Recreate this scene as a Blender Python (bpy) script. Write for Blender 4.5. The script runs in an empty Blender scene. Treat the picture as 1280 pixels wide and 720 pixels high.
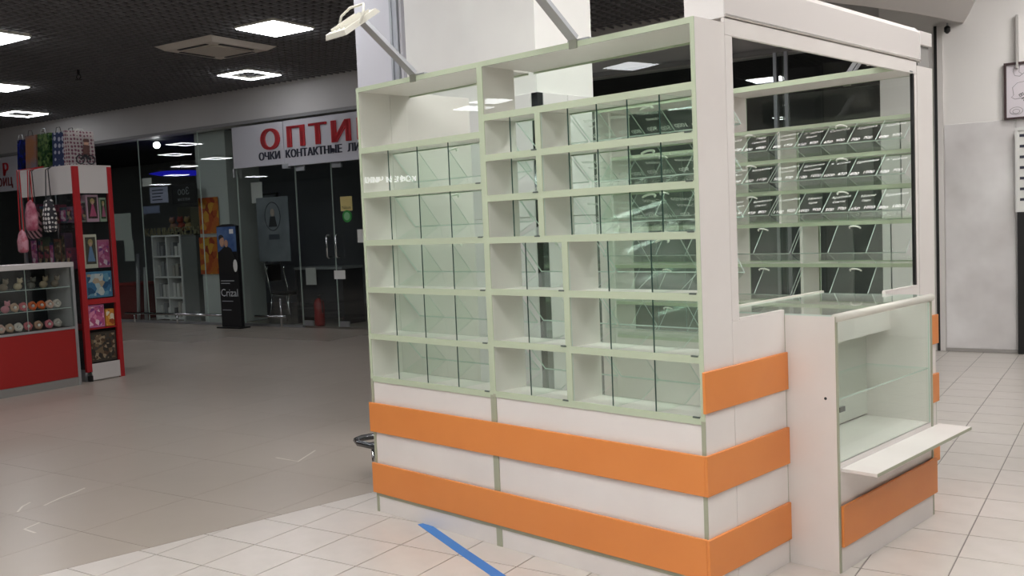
import bpy, bmesh, math, random
from mathutils import Matrix, Vector
random.seed(7)
S = bpy.context.scene
COL = S.collection
# ------------------------------------------------------------------ camera
CAMP = Vector((1.9323, -2.9397, 1.4402)); YAW, PITCH, ROLL, FPX = .7767, -.0662, -.0421, 1198.5
_f = Vector((-math.sin(YAW)*math.cos(PITCH), math.cos(YAW)*math.cos(PITCH), math.sin(PITCH)))
_r0 = Vector((math.cos(YAW), math.sin(YAW), 0)); _u0 = _r0.cross(_f)
_r = _r0*math.cos(ROLL) + _u0*math.sin(ROLL); _u = -_r0*math.sin(ROLL) + _u0*math.cos(ROLL)
cam = bpy.data.cameras.new('camera'); cam.sensor_width = 36; cam.lens = FPX*36/1280; cam.clip_end = 200
camo = bpy.data.objects.new('camera', cam); COL.objects.link(camo)
camo.matrix_world = Matrix(((_r.x, _u.x, -_f.x, CAMP.x), (_r.y, _u.y, -_f.y, CAMP.y), (_r.z, _u.z, -_f.z, CAMP.z), (0, 0, 0, 1)))
S.camera = camo
# ------------------------------------------------------------------ world / view
w = bpy.data.worlds.new('world'); S.world = w; w.use_nodes = True
w.node_tree.nodes['Background'].inputs[0].default_value = (1, .98, .96, 1)
w.node_tree.nodes['Background'].inputs[1].default_value = .1
S.view_settings.view_transform = 'Standard'; S.view_settings.look = 'None'
S.view_settings.gamma = 1; S.view_settings.use_curve_mapping = False
S.view_settings.exposure = 0.0
S.cycles.transparent_max_bounces = 64; S.cycles.max_bounces = 10
LMALL, LKIOSK = 16.0, 31.0          # radiance of the hall lamps and of the added lamps over the kiosk corner

# ------------------------------------------------------------------ helpers
TH = math.radians(11.4); CT, ST = math.cos(TH), math.sin(TH)
def B(u, v, z=0.): return Vector((u*CT - v*ST, u*ST + v*CT, z))       # hall axes -> world
def lin(h):
    c = [int(h[i:i+2], 16)/255 for i in (0, 2, 4)]
    return tuple(x/12.92 if x <= .04045 else ((x+.055)/1.055)**2.4 for x in c) + (1,)
MATS = {}
def mat(name, col='ffffff', rough=.5, metal=0., spec=.5, emit=0., noise=None, coat=0.):
    """noise=(scale, colour2, lo, hi[, detail])"""
    if name in MATS: return MATS[name]
    m = bpy.data.materials.new(name); m.use_nodes = True; N = m.node_tree; b = N.nodes['Principled BSDF']
    c = lin(col); b.inputs['Base Color'].default_value = c
    b.inputs['Roughness'].default_value = rough; b.inputs['Metallic'].default_value = metal
    b.inputs['Specular IOR Level'].default_value = spec; b.inputs['Coat Weight'].default_value = coat
    if emit: b.inputs['Emission Color'].default_value = c; b.inputs['Emission Strength'].default_value = emit
    if noise:
        tc = N.nodes.new('ShaderNodeTexCoord'); nz = N.nodes.new('ShaderNodeTexNoise'); nz.inputs['Scale'].default_value = noise[0]
        nz.inputs['Detail'].default_value = noise[4] if len(noise) > 4 else 3
        rp = N.nodes.new('ShaderNodeValToRGB'); rp.color_ramp.elements[0].color = c; rp.color_ramp.elements[1].color = lin(noise[1])
        rp.color_ramp.elements[0].position = noise[2]; rp.color_ramp.elements[1].position = noise[3]
        N.links.new(tc.outputs['Object'], nz.inputs['Vector']); N.links.new(nz.outputs['Fac'], rp.inputs['Fac'])
        N.links.new(rp.outputs['Color'], b.inputs['Base Color'])
    MATS[name] = m; return m
def patches(name, scale, cols, rough=.4):
    """printed pattern: random coloured cells"""
    m = bpy.data.materials.new(name); m.use_nodes = True; N = m.node_tree; b = N.nodes['Principled BSDF']
    tc = N.nodes.new('ShaderNodeTexCoord'); vo = N.nodes.new('ShaderNodeTexVoronoi'); vo.inputs['Scale'].default_value = scale
    sp = N.nodes.new('ShaderNodeSeparateColor'); rp = N.nodes.new('ShaderNodeValToRGB'); rp.color_ramp.interpolation = 'CONSTANT'
    e = rp.color_ramp.elements
    while len(e) < len(cols): e.new(.5)
    for i, c in enumerate(cols): e[i].position = i/len(cols); e[i].color = lin(c)
    N.links.new(tc.outputs['Object'], vo.inputs['Vector']); N.links.new(vo.outputs['Color'], sp.inputs['Color'])
    N.links.new(sp.outputs[0], rp.inputs['Fac']); N.links.new(rp.outputs['Color'], b.inputs['Base Color'])
    b.inputs['Roughness'].default_value = rough; MATS[name] = m; return m
def glassmat(name, tint, rough=.0, ior=1.45, refl='ffffff'):
    m = bpy.data.materials.new(name); m.use_nodes = True; N = m.node_tree; N.nodes.clear()
    o = N.nodes.new('ShaderNodeOutputMaterial'); mx = N.nodes.new('ShaderNodeMixShader'); t = N.nodes.new('ShaderNodeBsdfTransparent')
    g = N.nodes.new('ShaderNodeBsdfGlossy'); lw = N.nodes.new('ShaderNodeLayerWeight'); lw.inputs['Blend'].default_value = .5
    f0 = ((ior-1)/(ior+1))**2
    pw = N.nodes.new('ShaderNodeMath'); pw.operation = 'POWER'; pw.inputs[1].default_value = 5
    ma = N.nodes.new('ShaderNodeMath'); ma.operation = 'MULTIPLY_ADD'; ma.inputs[1].default_value = 1-f0; ma.inputs[2].default_value = f0
    t.inputs['Color'].default_value = lin(tint); g.inputs['Roughness'].default_value = rough; g.inputs['Color'].default_value = lin(refl)
    N.links.new(lw.outputs['Facing'], pw.inputs[0]); N.links.new(pw.outputs[0], ma.inputs[0]); N.links.new(ma.outputs[0], mx.inputs[0])
    N.links.new(t.outputs[0], mx.inputs[1]); N.links.new(g.outputs[0], mx.inputs[2]); N.links.new(mx.outputs[0], o.inputs[0])
    MATS[name] = m; return m
white = mat('white_laminate', 'ebe6e2', .38, noise=(3, 'e6e0dc', .35, .65))
whitecool = mat('white_paint_cool', 'e4e2e4', .5, noise=(2, 'dedcdf', .3, .7))
mint = mat('pale_green_edging', 'bfcbb1', .42)
sage = mat('sage_edging', 'a7aa94', .45)
orange = mat('orange_laminate', 'e68f49', .42, noise=(4, 'e28a45', .3, .7))
glass = glassmat('clear_glass', 'fbfefc', ior=1.32)
shopglass = glassmat('shop_glass', 'f6f9f8', ior=1.6)
toyglass = glassmat('toy_case_glass', 'f0f4f4', ior=1.3)
gedge = mat('glass_edge_lit', 'd3e4db', .2); gdark = mat('glass_front_edge', '3f5750', .25)  # light caught by slanted edges put into a pale colour; front edges dark
chrome = mat('chrome', 'd0d2d4', .15, 1.); alu = mat('aluminium', 'b9bcc0', .35, .9)
black = mat('black_plastic', '151515', .4); darkgrey = mat('dark_grey', '2c2d30', .6)
lampwhite = mat('lamp_housing_white', 'dad8cd', .4); handle_m = mat('handle_white', 'fbfbf4', .3)
marker = mat('white_marker', 'ffffff', .6)
paper = mat('paper', 'dcdcd8', .7); greywhite = mat('grey_white_panel', 'd8d8df', .45)

class MB:
    """collects shapes of ONE mesh object; coordinates are absolute in its frame, org is the object's origin"""
    def __init__(s, org=(0, 0, 0)): s.bm = bmesh.new(); s.o = Vector(org)
    def vs(s, pts): return [s.bm.verts.new(Vector(p) - s.o) for p in pts]
    def box(s, x0, x1, y0, y1, z0, z1):
        v = s.vs([(x, y, z) for x in (x0, x1) for y in (y0, y1) for z in (z0, z1)])
        for f in ((0, 1, 3, 2), (4, 6, 7, 5), (0, 4, 5, 1), (2, 3, 7, 6), (0, 2, 6, 4), (1, 5, 7, 3)): s.bm.faces.new([v[i] for i in f])
        return s
    def prism(s, poly, axis, a, b):
        """poly of 2-tuples in the two remaining axes (in order), extruded along axis from a to b"""
        def P(q, t):
            q = list(q); q.insert(axis, t); return q
        v0 = s.vs([P(q, a) for q in poly]); v1 = s.vs([P(q, b) for q in poly]); n = len(poly)
        s.bm.faces.new(v0); s.bm.faces.new(v1[::-1])
        for i in range(n): s.bm.faces.new((v0[i], v1[i], v1[(i+1) % n], v0[(i+1) % n]))
        return s
    def tube(s, pts, r, n=8, rads=None):
        pts = [Vector(p) for p in pts]; rings = []
        for i, p in enumerate(pts):
            d = (pts[min(i+1, len(pts)-1)] - pts[max(i-1, 0)]).normalized()
            a = d.orthogonal() if i == 0 else (prev - d*prev.dot(d))
            a.normalize(); prev = a; b = d.cross(a); rr = rads[i] if rads else r
            rings.append(s.vs([p + (a*math.cos(t) + b*math.sin(t))*rr for t in [2*math.pi*k/n for k in range(n)]]))
        for q, t in zip(rings, rings[1:]):
            for k in range(n): s.bm.faces.new((q[k], q[(k+1) % n], t[(k+1) % n], t[k]))
        s.bm.faces.new(rings[0][::-1]); s.bm.faces.new(rings[-1]); return s
    def bar(s, p, q, w, h, up=(0, 0, 1)):
        p, q = Vector(p), Vector(q); d = (q-p).normalized(); a = d.cross(Vector(up)).normalized(); b = a.cross(d)
        v = s.vs([c + a*i*w/2 + b*j*h/2 for c in (p, q) for i, j in ((-1, -1), (1, -1), (1, 1), (-1, 1))])
        for f in ((3, 2, 1, 0), (4, 5, 6, 7), (0, 1, 5, 4), (1, 2, 6, 5), (2, 3, 7, 6), (3, 0, 4, 7)): s.bm.faces.new([v[i] for i in f])
        return s
    def lathe(s, prof, c, n=14, axis=2):
        rings = []
        for r, h in prof:
            ring = []
            for k in range(n):
                t = 2*math.pi*k/n; q = [r*math.cos(t), r*math.sin(t)]; q.insert(axis, h); ring.append(Vector(c) + Vector(q))
            rings.append(s.vs(ring))
        for q, t in zip(rings, rings[1:]):
            for k in range(n): s.bm.faces.new((q[k], q[(k+1) % n], t[(k+1) % n], t[k]))
        s.bm.faces.new(rings[0][::-1]); s.bm.faces.new(rings[-1]); return s
    def ball(s, c, rx, ry=None, rz=None, seg=10):
        ry = ry or rx; rz = rz or rx
        bmesh.ops.create_uvsphere(s.bm, u_segments=seg, v_segments=max(6, seg*2//3), radius=1, matrix=Matrix.Translation(Vector(c)-s.o) @ Matrix.Diagonal((rx, ry, rz, 1)))
        return s
    def torus(s, c, R, r, n=16, m=8, tilt=0., wob=0.):
        rings = []; Rm = Matrix.Rotation(tilt, 3, 'Y')
        for k in range(n):
            t = 2*math.pi*k/n; rr = r*(1 + wob*math.sin(5*t))
            rings.append(s.vs([Vector(c) + Rm @ Vector(((R+rr*math.cos(q))*math.cos(t), (R+rr*math.cos(q))*math.sin(t), rr*math.sin(q))) for q in [2*math.pi*j/m for j in range(m)]]))
        for k in range(n):
            a, b = rings[k], rings[(k+1) % n]
            for j in range(m): s.bm.faces.new((a[j], b[j], b[(j+1) % m], a[(j+1) % m]))
        return s
    def text(s, string, size, M, ex=0.):
        me = textmesh(string, ex/size); M2 = Matrix.Translation(-s.o) @ M @ Matrix.Scale(size, 4)
        off = [s.bm.verts.new(M2 @ v.co) for v in me.vertices]
        for p in me.polygons:
            try: s.bm.faces.new([off[i] for i in p.vertices])
            except ValueError: pass
        return s
    def bevel(s, wd, seg=2):
        bmesh.ops.bevel(s.bm, geom=s.bm.edges[:], offset=wd, segments=seg, affect='EDGES'); return s
    def mesh(s, name, m, edge=None, smooth=False):
        bmesh.ops.recalc_face_normals(s.bm, faces=s.bm.faces[:])
        me = bpy.data.meshes.new(name)
        if edge:
            ar = max(f.calc_area() for f in s.bm.faces)
            for f in s.bm.faces: f.material_index = 1 if f.calc_area() < .25*ar else 0
        s.bm.to_mesh(me); s.bm.free(); me.materials.append(m)
        if edge: me.materials.append(edge)
        if smooth: me.polygons.foreach_set('use_smooth', [True]*len(me.polygons))
        return me
    def build(s, name, m, parent=None, edge=None, smooth=False, frame='k'):
        o = bpy.data.objects.new(name, s.mesh(name, m, edge, smooth)); COL.objects.link(o); o.parent = parent
        if parent is None:
            if frame == 'b': o.location = B(*s.o); o.rotation_euler.z = TH
            else: o.location = s.o
        elif parent.get('_root') is None: pass
        return o
_TM = {}
def textmesh(t, ex=0.):
    k = (t, round(ex, 4))
    if k not in _TM:
        c = bpy.data.curves.new('t', 'FONT'); c.body = t; c.resolution_u = 2; c.extrude = ex; c.align_x = 'CENTER'
        o = bpy.data.objects.new('t', c); COL.objects.link(o); bpy.context.view_layer.update()
        _TM[k] = bpy.data.meshes.new_from_object(o.evaluated_get(bpy.context.evaluated_depsgraph_get()))
        bpy.data.objects.remove(o); bpy.data.curves.remove(c)
    return _TM[k]
def frameM(org, X, Y):
    X, Y = Vector(X).normalized(), Vector(Y).normalized(); Z = X.cross(Y)
    return Matrix(((X.x, Y.x, Z.x, org[0]), (X.y, Y.y, Z.y, org[1]), (X.z, Y.z, Z.z, org[2]), (0, 0, 0, 1)))
def tag(o, label=None, cat=None, group=None, kind=None):
    if label: o['label'] = label
    if cat: o['category'] = cat
    if group: o['group'] = group
    if kind: o['kind'] = kind
    return o
def thing(name, label, cat, org=(0, 0, 0), frame='k', group=None):
    o = bpy.data.objects.new(name, None); COL.objects.link(o); o.empty_display_size = .1
    if frame == 'b': o.location = B(*org); o.rotation_euler.z = TH
    else: o.location = org
    return tag(o, label, cat, group)
def copy_tree(o, parent=None):
    c = o.copy(); COL.objects.link(c); c.parent = parent
    for ch in list(o.children): copy_tree(ch, c)
    return c
def project(P):
    d = Vector(P) - CAMP; z = d.dot(_f)
    return (None if z <= .05 else (640 + FPX*d.dot(_r)/z, 360 - FPX*d.dot(_u)/z, z))

# ================================================================== STRUCTURE
ZC, ZB, VW = 3.72, 3.18, 7.22      # ceiling, bulkhead underside, line of the shop fronts
# ---- floor: grout bed, pale corner tiles, polished hall tiles
def gridmat(name, c1, c2, grout, su, sv, ou, ov, rough, joint=.006):
    m = bpy.data.materials.new(name); m.use_nodes = True; N = m.node_tree; b = N.nodes['Principled BSDF']
    tc = N.nodes.new('ShaderNodeTexCoord'); mp = N.nodes.new('ShaderNodeMapping'); mp.inputs['Location'].default_value = (-ou, -ov, 0)
    br = N.nodes.new('ShaderNodeTexBrick'); br.offset = 0; br.inputs['Scale'].default_value = 1; br.inputs['Mortar Size'].default_value = joint/2
    br.inputs['Brick Width'].default_value = su; br.inputs['Row Height'].default_value = sv
    br.inputs['Color1'].default_value = lin(c1); br.inputs['Color2'].default_value = lin(c2); br.inputs['Mortar'].default_value = lin(grout)
    N.links.new(tc.outputs['Object'], mp.inputs[0]); N.links.new(mp.outputs[0], br.inputs['Vector']); N.links.new(br.outputs['Color'], b.inputs['Base Color'])
    b.inputs['Roughness'].default_value = rough; MATS[name] = m; return m
KU, KV, KOU, KOV = .315, .303, -1.503, .034
MU, MV_, MOU, MOV = .65, .65, -2.449, .126
kt = [mat('pale_tile_%d' % i, c, .3, noise=(9, d, .35, .7)) for i, (c, d) in enumerate((('cfc8c1', 'c9c2bb'), ('ccc5bf', 'd1cac3'), ('d2cbc5', 'cbc4bd')))]
mt = [mat('polished_tile_%d' % i, c, .3, noise=(3, d, .3, .7, 2)) for i, (c, d) in enumerate((('aca297', 'a89e93'), ('aaa095', 'aea499'), ('a89e93', 'aba196')))]
fl_k = gridmat('pale_tile_floor', 'cfc8c1', 'ccc5bf', '7a746d', KU, KV, KOU, KOV, .35)
fl_m = gridmat('polished_tile_floor', 'a89e92', 'a59b90', '867e74', MU, MV_, MOU, MOV, .26)
# seam between the two floors: x = -2.32 + .085*y in world axes
_sp0, _sp1 = Vector((-2.32-.085*14, -14, 0)), Vector((-2.32+.085*14, 14, 0))
def toUV(p): return Vector((p.x*CT + p.y*ST, -p.x*ST + p.y*CT, 0))
s0, s1 = toUV(_sp0), toUV(_sp1); sdir = (s1-s0).normalized(); snrm = Vector((sdir.y, -sdir.x, 0))   # +: corner side
def side(u, v): return (Vector((u, v, 0)) - s0).dot(snrm)
m = MB(); m.prism([(s0.x, s0.y), (12, s0.y), (12, s1.y), (s1.x, s1.y)], 2, -.08, -.003)
floor_k = tag(m.build('floor', fl_k, frame='b'), kind='structure')
m = MB(); m.prism([(s0.x, s0.y), (s1.x, s1.y), (-42, s1.y), (-42, s0.y)], 2, -.08, -.003)
floor_m = tag(m.build('floor', fl_m, frame='b'), kind='structure')
def lay(parent, su, sv, ou, ov, rng, mats, sgn, gap, limit):
    base = {}
    cand = []
    for i in range(rng[0], rng[1]):
        for j in range(rng[2], rng[3]):
            u0, v0 = ou+i*su, ov+j*sv
            cs = [(u0, v0), (u0+su, v0), (u0+su, v0+sv), (u0, v0+sv)]
            sd = [side(*c)*sgn for c in cs]
            if max(sd) <= .01: continue
            pr = [project(B(*c)) for c in cs]
            if any(q is None for q in pr): continue
            if max(q[0] for q in pr) < -40 or min(q[0] for q in pr) > 1320 or min(q[1] for q in pr) > 760: continue
            if max(q[1] for q in pr)-min(q[1] for q in pr) < 9: continue
            cand.append((min(q[2] for q in pr), u0, v0, min(sd) < 0))
    cand.sort()
    for k, (_, u0, v0, cut) in enumerate(cand[:limit]):
        mi = random.randrange(len(mats))
        if cut:
            q = MB((u0, v0, 0)); q.box(u0+gap, u0+su-gap, v0+gap, v0+sv-gap, -.004, 0)
            bmesh.ops.bisect_plane(q.bm, geom=q.bm.verts[:]+q.bm.edges[:]+q.bm.faces[:], plane_co=(s0 + snrm*sgn*gap) - q.o, plane_no=-snrm*sgn, clear_outer=True)
            bmesh.ops.holes_fill(q.bm, edges=q.bm.edges[:])
            if len(q.bm.faces) < 4: q.bm.free(); continue
            me = q.mesh('floor_tile', mats[mi])
        else:
            if mi not in base: base[mi] = MB().box(gap, su-gap, gap, sv-gap, -.004, 0).mesh('floor_tile', mats[mi])
            me = base[mi]
        o = bpy.data.objects.new('floor_tile', me); COL.objects.link(o); o.parent = parent; o.location = (u0, v0, 0)
lay(floor_k, KU, KV, KOU, KOV, (-6, 14, -6, 26), kt, 1, .003, 300)
lay(floor_m, MU, MV_, MOU, MOV, (-24, 4, -6, 12), mt, -1, .0012, 300)
# ---- ceiling: dark open-cell lattice under a black void
cm = mat('ceiling_lattice_black', '77777a', .7); vm = mat('ceiling_void', '161616', .9)
m = MB(); m.box(-42, 8, -14, VW, 3.84, 3.9); ceil = tag(m.build('ceiling', vm, frame='b'), kind='structure')
m = MB(); CS = .12
for k in range(int(22/CS)): u = -20+k*CS; m.box(u-.009, u+.009, -3.5, VW, ZC, ZC+.022)
for k in range(int(10.6/CS)): v = -3.4+k*CS; m.box(-20, 2, v-.009, v+.009, ZC+.0005, ZC+.0215)
tag(m.build('lattice', cm, ceil), kind='stuff')
# ---- bulkhead over the shop fronts and the white wall past the kiosk
bulk = mat('bulkhead_paint', 'cecccb', .6, noise=(1.2, 'c8c6c5', .3, .7))
m = MB(); m.box(-42, -.86, VW, VW+.25, ZB, 3.85); wb = tag(m.build('wall_back', bulk, frame='b'), kind='structure')
m = MB(); m.box(-42, -.86, VW-.03, VW, ZB, ZB+.05); tag(m.build('trim_1', mat('bulkhead_trim', '8f8e8e', .5), frame='b'), kind='structure')
wallm = mat('right_wall_paint', 'f0edea', .55, noise=(1.5, 'ece9e6', .3, .7))
m = MB(); m.box(-.86, 5, 7.06, 7.3, 0, 3.85); wr = tag(m.build('wall_right', wallm, frame='b'), kind='structure')
pm = mat('gloss_wall_panel', 'efeded', .12, noise=(2, 'd0cccb', .3, .7), coat=.4)
for u0, u1 in ((-.262, .36), (.364, .9)):
    m = MB(); m.box(u0, u1, 7.048, 7.06, .03, 2.235); m.bevel(.003, 1); m.build('wall_panel', pm, wr)
m = MB(); m.box(-.345, -.318, 7.03, 7.06, 0, 3.2); m.build('door_jamb', black, wr)
m = MB(); m.box(-.318, -.268, 7.035, 7.06, 0, 3.2); m.build('door_casing', mat('casing_white', 'dcd8d5', .4), wr)
m = MB(); m.box(-.268, .42, 7.03, 7.06, 0, .03); tag(m.build('baseboard_right', mat('skirting_grey', 'a5a19d', .5), frame='b'), kind='structure')
m = MB(); m.box(.372, .392, 7.0, 7.06, 2.7, 3.2); tag(m.build('trim_2', mat('conduit_grey', 'b7b3b0', .4), frame='b'), kind='structure')
m = MB(); m.prism([(-.956, 4.96), (-.66, 5.55), (-.385, 6.17), (-.2, 6.7), (-.08, 7.06), (.03, 6.6), (.16, 6.0), (.45, 4.6), (.7, 3), (-1.6, 3), (-1.2, 4.4)], 2, 3.2, 3.7)
tag(m.build('ceiling', mat('soffit_white', 'dedad8', .5), frame='b'), kind='structure')
farw = mat('far_hall_wall', '6a6866', .7, noise=(.4, '55534f', .35, .65))
for nm, bx_ in (('wall_front', (-42, 12, -14.2, -14, -.08, 3.9)), ('wall_west', (-42.2, -42, -14, 11, -.08, 3.9)), ('wall_east', (12, 12.2, -14, 11, -.08, 3.9))):
    tag(MB().box(*bx_).build(nm, farw, frame='b'), kind='structure')
m = MB(); m.box(8, 12, -14, 7.3, 3.84, 3.9); tag(m.build('ceiling', vm, frame='b'), kind='structure')
# ---- shop interiors behind the glass
dk = mat('shop_interior_dark', '8c8f90', .8)
m = MB(); m.box(-42, -.86, 11, 11.1, 0, 3.2); tag(m.build('wall_shop', dk, frame='b'), kind='structure')
m = MB(); m.box(-42, -.86, VW+.25, 11, ZB, ZB+.05); tag(m.build('ceiling', mat('shop_ceiling_dark', '1b1c1f', .8), frame='b'), kind='structure')
# shop-front glass: window_n, each with its panes; joints are thin dark gaps
def shopfront(n, us, z0=.04, z1=ZB-.02):
    m = MB((us[0], VW, 0)); m.box(us[0], us[-1], VW+.0, VW+.05, 0, z0); fr = tag(m.build('window_%d' % n, alu, frame='b'), kind='structure')
    for a, b in zip(us, us[1:]):
        q = MB((us[0], VW, 0)); q.box(a+.006, b-.006, VW+.015, VW+.025, z0, z1); q.build('glass_pane', shopglass, fr, gedge)
    return fr
shopfront(1, [-14.6, -13.1, -11.55, -10.66]); shopfront(2, [-10.66, -9.37]); shopfront(4, [-7.4, -5.9, -4.4, -2.9, -1.9, -.88])
shopfront(5, [-21, -19.5, -18, -16.5, -14.64])
# glazed double door of the optician
m = MB((-9.37, VW, 0)); m.box(-9.37, -7.4, VW, VW+.05, 2.47, 2.51)
dr = tag(m.build('door_1', alu, frame='b'), kind='structure')
for a, b in ((-9.36, -8.635), (-8.625, -7.9)):
    q = MB((-9.37, VW, 0)); q.box(a, b, VW+.015, VW+.025, .03, 2.46); lf = q.build('door_leaf', shopglass, dr, gedge)
    for z in (.03, 2.38):
        q = MB((-9.37, VW, 0)); q.box(a+.02, a+.2, VW+.008, VW+.032, z, z+.08); q.build('patch_fitting', alu, lf)
    hu = -8.72 if a < -9 else -8.54
    q = MB((-9.37, VW, 0)); q.tube([(hu, VW+.015, 1.38), (hu, VW-.03, 1.395), (hu, VW-.06, 1.37), (hu, VW-.06, 1.08), (hu, VW-.03, 1.055), (hu, VW+.015, 1.07)], .014); q.build('pull_handle', chrome, lf, smooth=True)
q = MB((-9.37, VW, 0)); q.box(-7.9, -7.4, VW+.015, VW+.025, .03, 2.46); q.build('glass_pane', shopglass, dr, gedge)
# grey column standing behind the glass and an alu mullion
m = MB((-11.6, 7.6, 0)); m.box(-11.95, -11.2, 7.5, 8.2, 0, ZB); tag(m.build('column', mat('column_grey', 'c6ccc9', .6), frame='b'), kind='structure')
for k, u in enumerate((-1.98, -1.86)):
    m = MB((u, VW, 0)); m.box(u-.018, u+.018, VW-.02, VW+.012, 0, ZB); tag(m.build('trim_%d' % (3+k), alu, frame='b'), kind='structure')
# ---- white column rising behind the kiosk
PX, PY, PE = -1.98, 1.325, 1.85       # right face, front face and rear face of the column
m = MB((-2.6, 1.6, 0)); m.box(-3.175, PX, PY, PE, 0, 3.85); cw = tag(m.build('column', mat('column_white', 'f6f6f2', .5, noise=(2, 'eeedea', .3, .7))), kind='structure')
cl = mat('gloss_cladding', 'eeeceb', .15, noise=(3, 'eae8e7', .3, .7), coat=.3)
for z0, z1 in ((0, .735), (.74, 1.475), (1.48, 2.22)):
    for a, b in ((-3.16, -2.6), (-2.595, PX-.045)):
        q = MB((-2.6, 1.6, 0)); q.box(a, b, PY-.012, PY, z0, z1); q.bevel(.002, 1); q.build('cladding_panel', cl, cw)
    for a, b in ((PY+.045, 1.585), (1.59, PE-.03)):
        q = MB((-2.6, 1.6, 0)); q.box(PX, PX+.012, a, b, z0, z1); q.bevel(.002, 1); q.build('cladding_panel', cl, cw)
q = MB((-2.6, 1.6, 0)); q.box(PX-.045, PX+.006, PY-.006, PY+.045, 0, 2.22); q.build('corner_trim', mat('dark_corner_trim', 'a4a8a8', .08, 1.), cw)
q = MB((-2.6, 1.6, 0)); q.box(PX, PX+.008, PE-.03, PE, 0, 2.22); q.build('edge_trim', MATS['dark_corner_trim'], cw)
m = MB((-3.5, 1.4, 0)); m.box(-3.73, -3.325, PY, 1.6, 0, 3.85); wl = tag(m.build('wall_left', greywhite), kind='structure')
for a, b, d in ((-3.32, -3.30, PY-.015), (-3.297, -3.265, PY-.008), (-3.26, -3.235, PY-.02)):
    q = MB((-3.5, 1.4, 0)); q.box(a, b, d, 1.6, 0, 3.85); q.build('profile_rib', alu, wl)
q = MB((-3.5, 1.4, 0)); q.box(-3.23, -3.205, PY-.005, 1.6, 0, 3.85); q.build('edge_strip', greywhite, wl)
q = MB((-3.5, 1.4, 0)); q.box(-3.203, -3.177, PY+.03, 1.6, 0, 3.85); q.build('shadow_gap', black, wl)

# ================================================================== CEILING LAMPS
def lampmat(name, s, col='ffffff'):
    m = bpy.data.materials.new(name); m.use_nodes = True; N = m.node_tree; N.nodes.clear()
    o = N.nodes.new('ShaderNodeOutputMaterial'); e = N.nodes.new('ShaderNodeEmission'); e.inputs[0].default_value = lin(col); e.inputs[1].default_value = s
    N.links.new(e.outputs[0], o.inputs[0]); return m
em_m, em_k = lampmat('lamp_diffuser', LMALL, 'fbfbff'), lampmat('added_lamp_diffuser', LKIOSK, 'fffcf9')
def panel_lamp(u, v, em, label, group):
    t = thing('ceiling_lamp', label, 'ceiling lamp', (u, v, ZC-.03), 'b', group); o = (u, v, ZC-.03)
    MB(o).box(u-.305, u+.305, v-.305, v+.305, ZC-.02, ZC+.03).build('housing', lampwhite, t)
    MB(o).box(u-.29, u+.29, v-.29, v+.29, ZC-.03, ZC-.021).build('diffuser', em, t); return t
def ring_lamp(u, v, em, label, group):
    t = thing('ceiling_lamp', label, 'ceiling lamp', (u, v, ZC-.03), 'b', group); o = (u, v, ZC-.03)
    for nm, mm, a, b, z0, z1 in (('housing', lampwhite, .315, .235, ZC-.02, ZC+.03), ('diffuser', em, .305, .245, ZC-.03, ZC-.021)):
        q = MB(o)
        q.box(u-a, u+a, v-a, v-b, z0, z1); q.box(u-a, u+a, v+b, v+a, z0, z1); q.box(u-a, u-b, v-b, v+b, z0, z1); q.box(u+b, u+a, v-b, v+b, z0, z1)
        q.build(nm, mm, t)
    return t
panel_lamp(-6.64, 4.37, em_m, 'solid square light panel in the dark ceiling beside the air conditioner', None)
panel_lamp(-9.1, 2.55, em_m, 'solid square light panel in the dark ceiling nearer than the toy bags', None)
panel_lamp(-12.3, 4.42, em_m, 'solid square light panel in the dark ceiling above the toy showcase', None)
ring_lamp(-9.18, 6.28, em_m, 'square ring light in the dark ceiling in front of the red letter sign', None)
ring_lamp(-14.85, 6.23, em_m, 'square ring light in the dark ceiling above the gift bags', None)
for u, v in ((-17.9, 2.44), (-20.4, .79), (-20.95, -1.07), (-23.8, -2.2), (-27.4, -4.7), (-27.2, -8.2), (-32.6, -7.9), (-4.6, -2.8), (-5.6, -5.2), (-3.9, -4.2)):
    ring_lamp(u, v, em_m, 'square ring light further along the dark hall ceiling', 'ring lights along the hall')
for u, v in ((-3.9, 1.55), (-6.6, -.9), (-9.4, -.9), (-12.1, .8), (-14.8, 2.6), (-6.6, .8), (-8.35, -7.1), (-13.3, -7.45), (-12.3, -7.2)):  # unseen panels: some added for the hall's light, some set by glass reflections
    panel_lamp(u, v, em_m, 'unseen solid square light panel further along the dark hall ceiling', 'light panels along the hall')
for u, v in ((-2.2, -2.3), (-.4, -2.3), (1.4, -2.3), (3.2, -2.3), (-3., -4.1), (-1.3, -4.1), (.5, -4.1), (2.3, -4.1), (2.9, .2), (2.5, 2.6), (1.4, 4.6), (1.4, 6.0), (-.25, 1.55), (1.6, 1.2), (-1.7, .0)):  # unseen panels added to brighten the kiosk, the column and the bins
    panel_lamp(u, v, em_k, 'added square light panel out of view over the kiosk corner', 'added panels over the kiosk corner')
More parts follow.
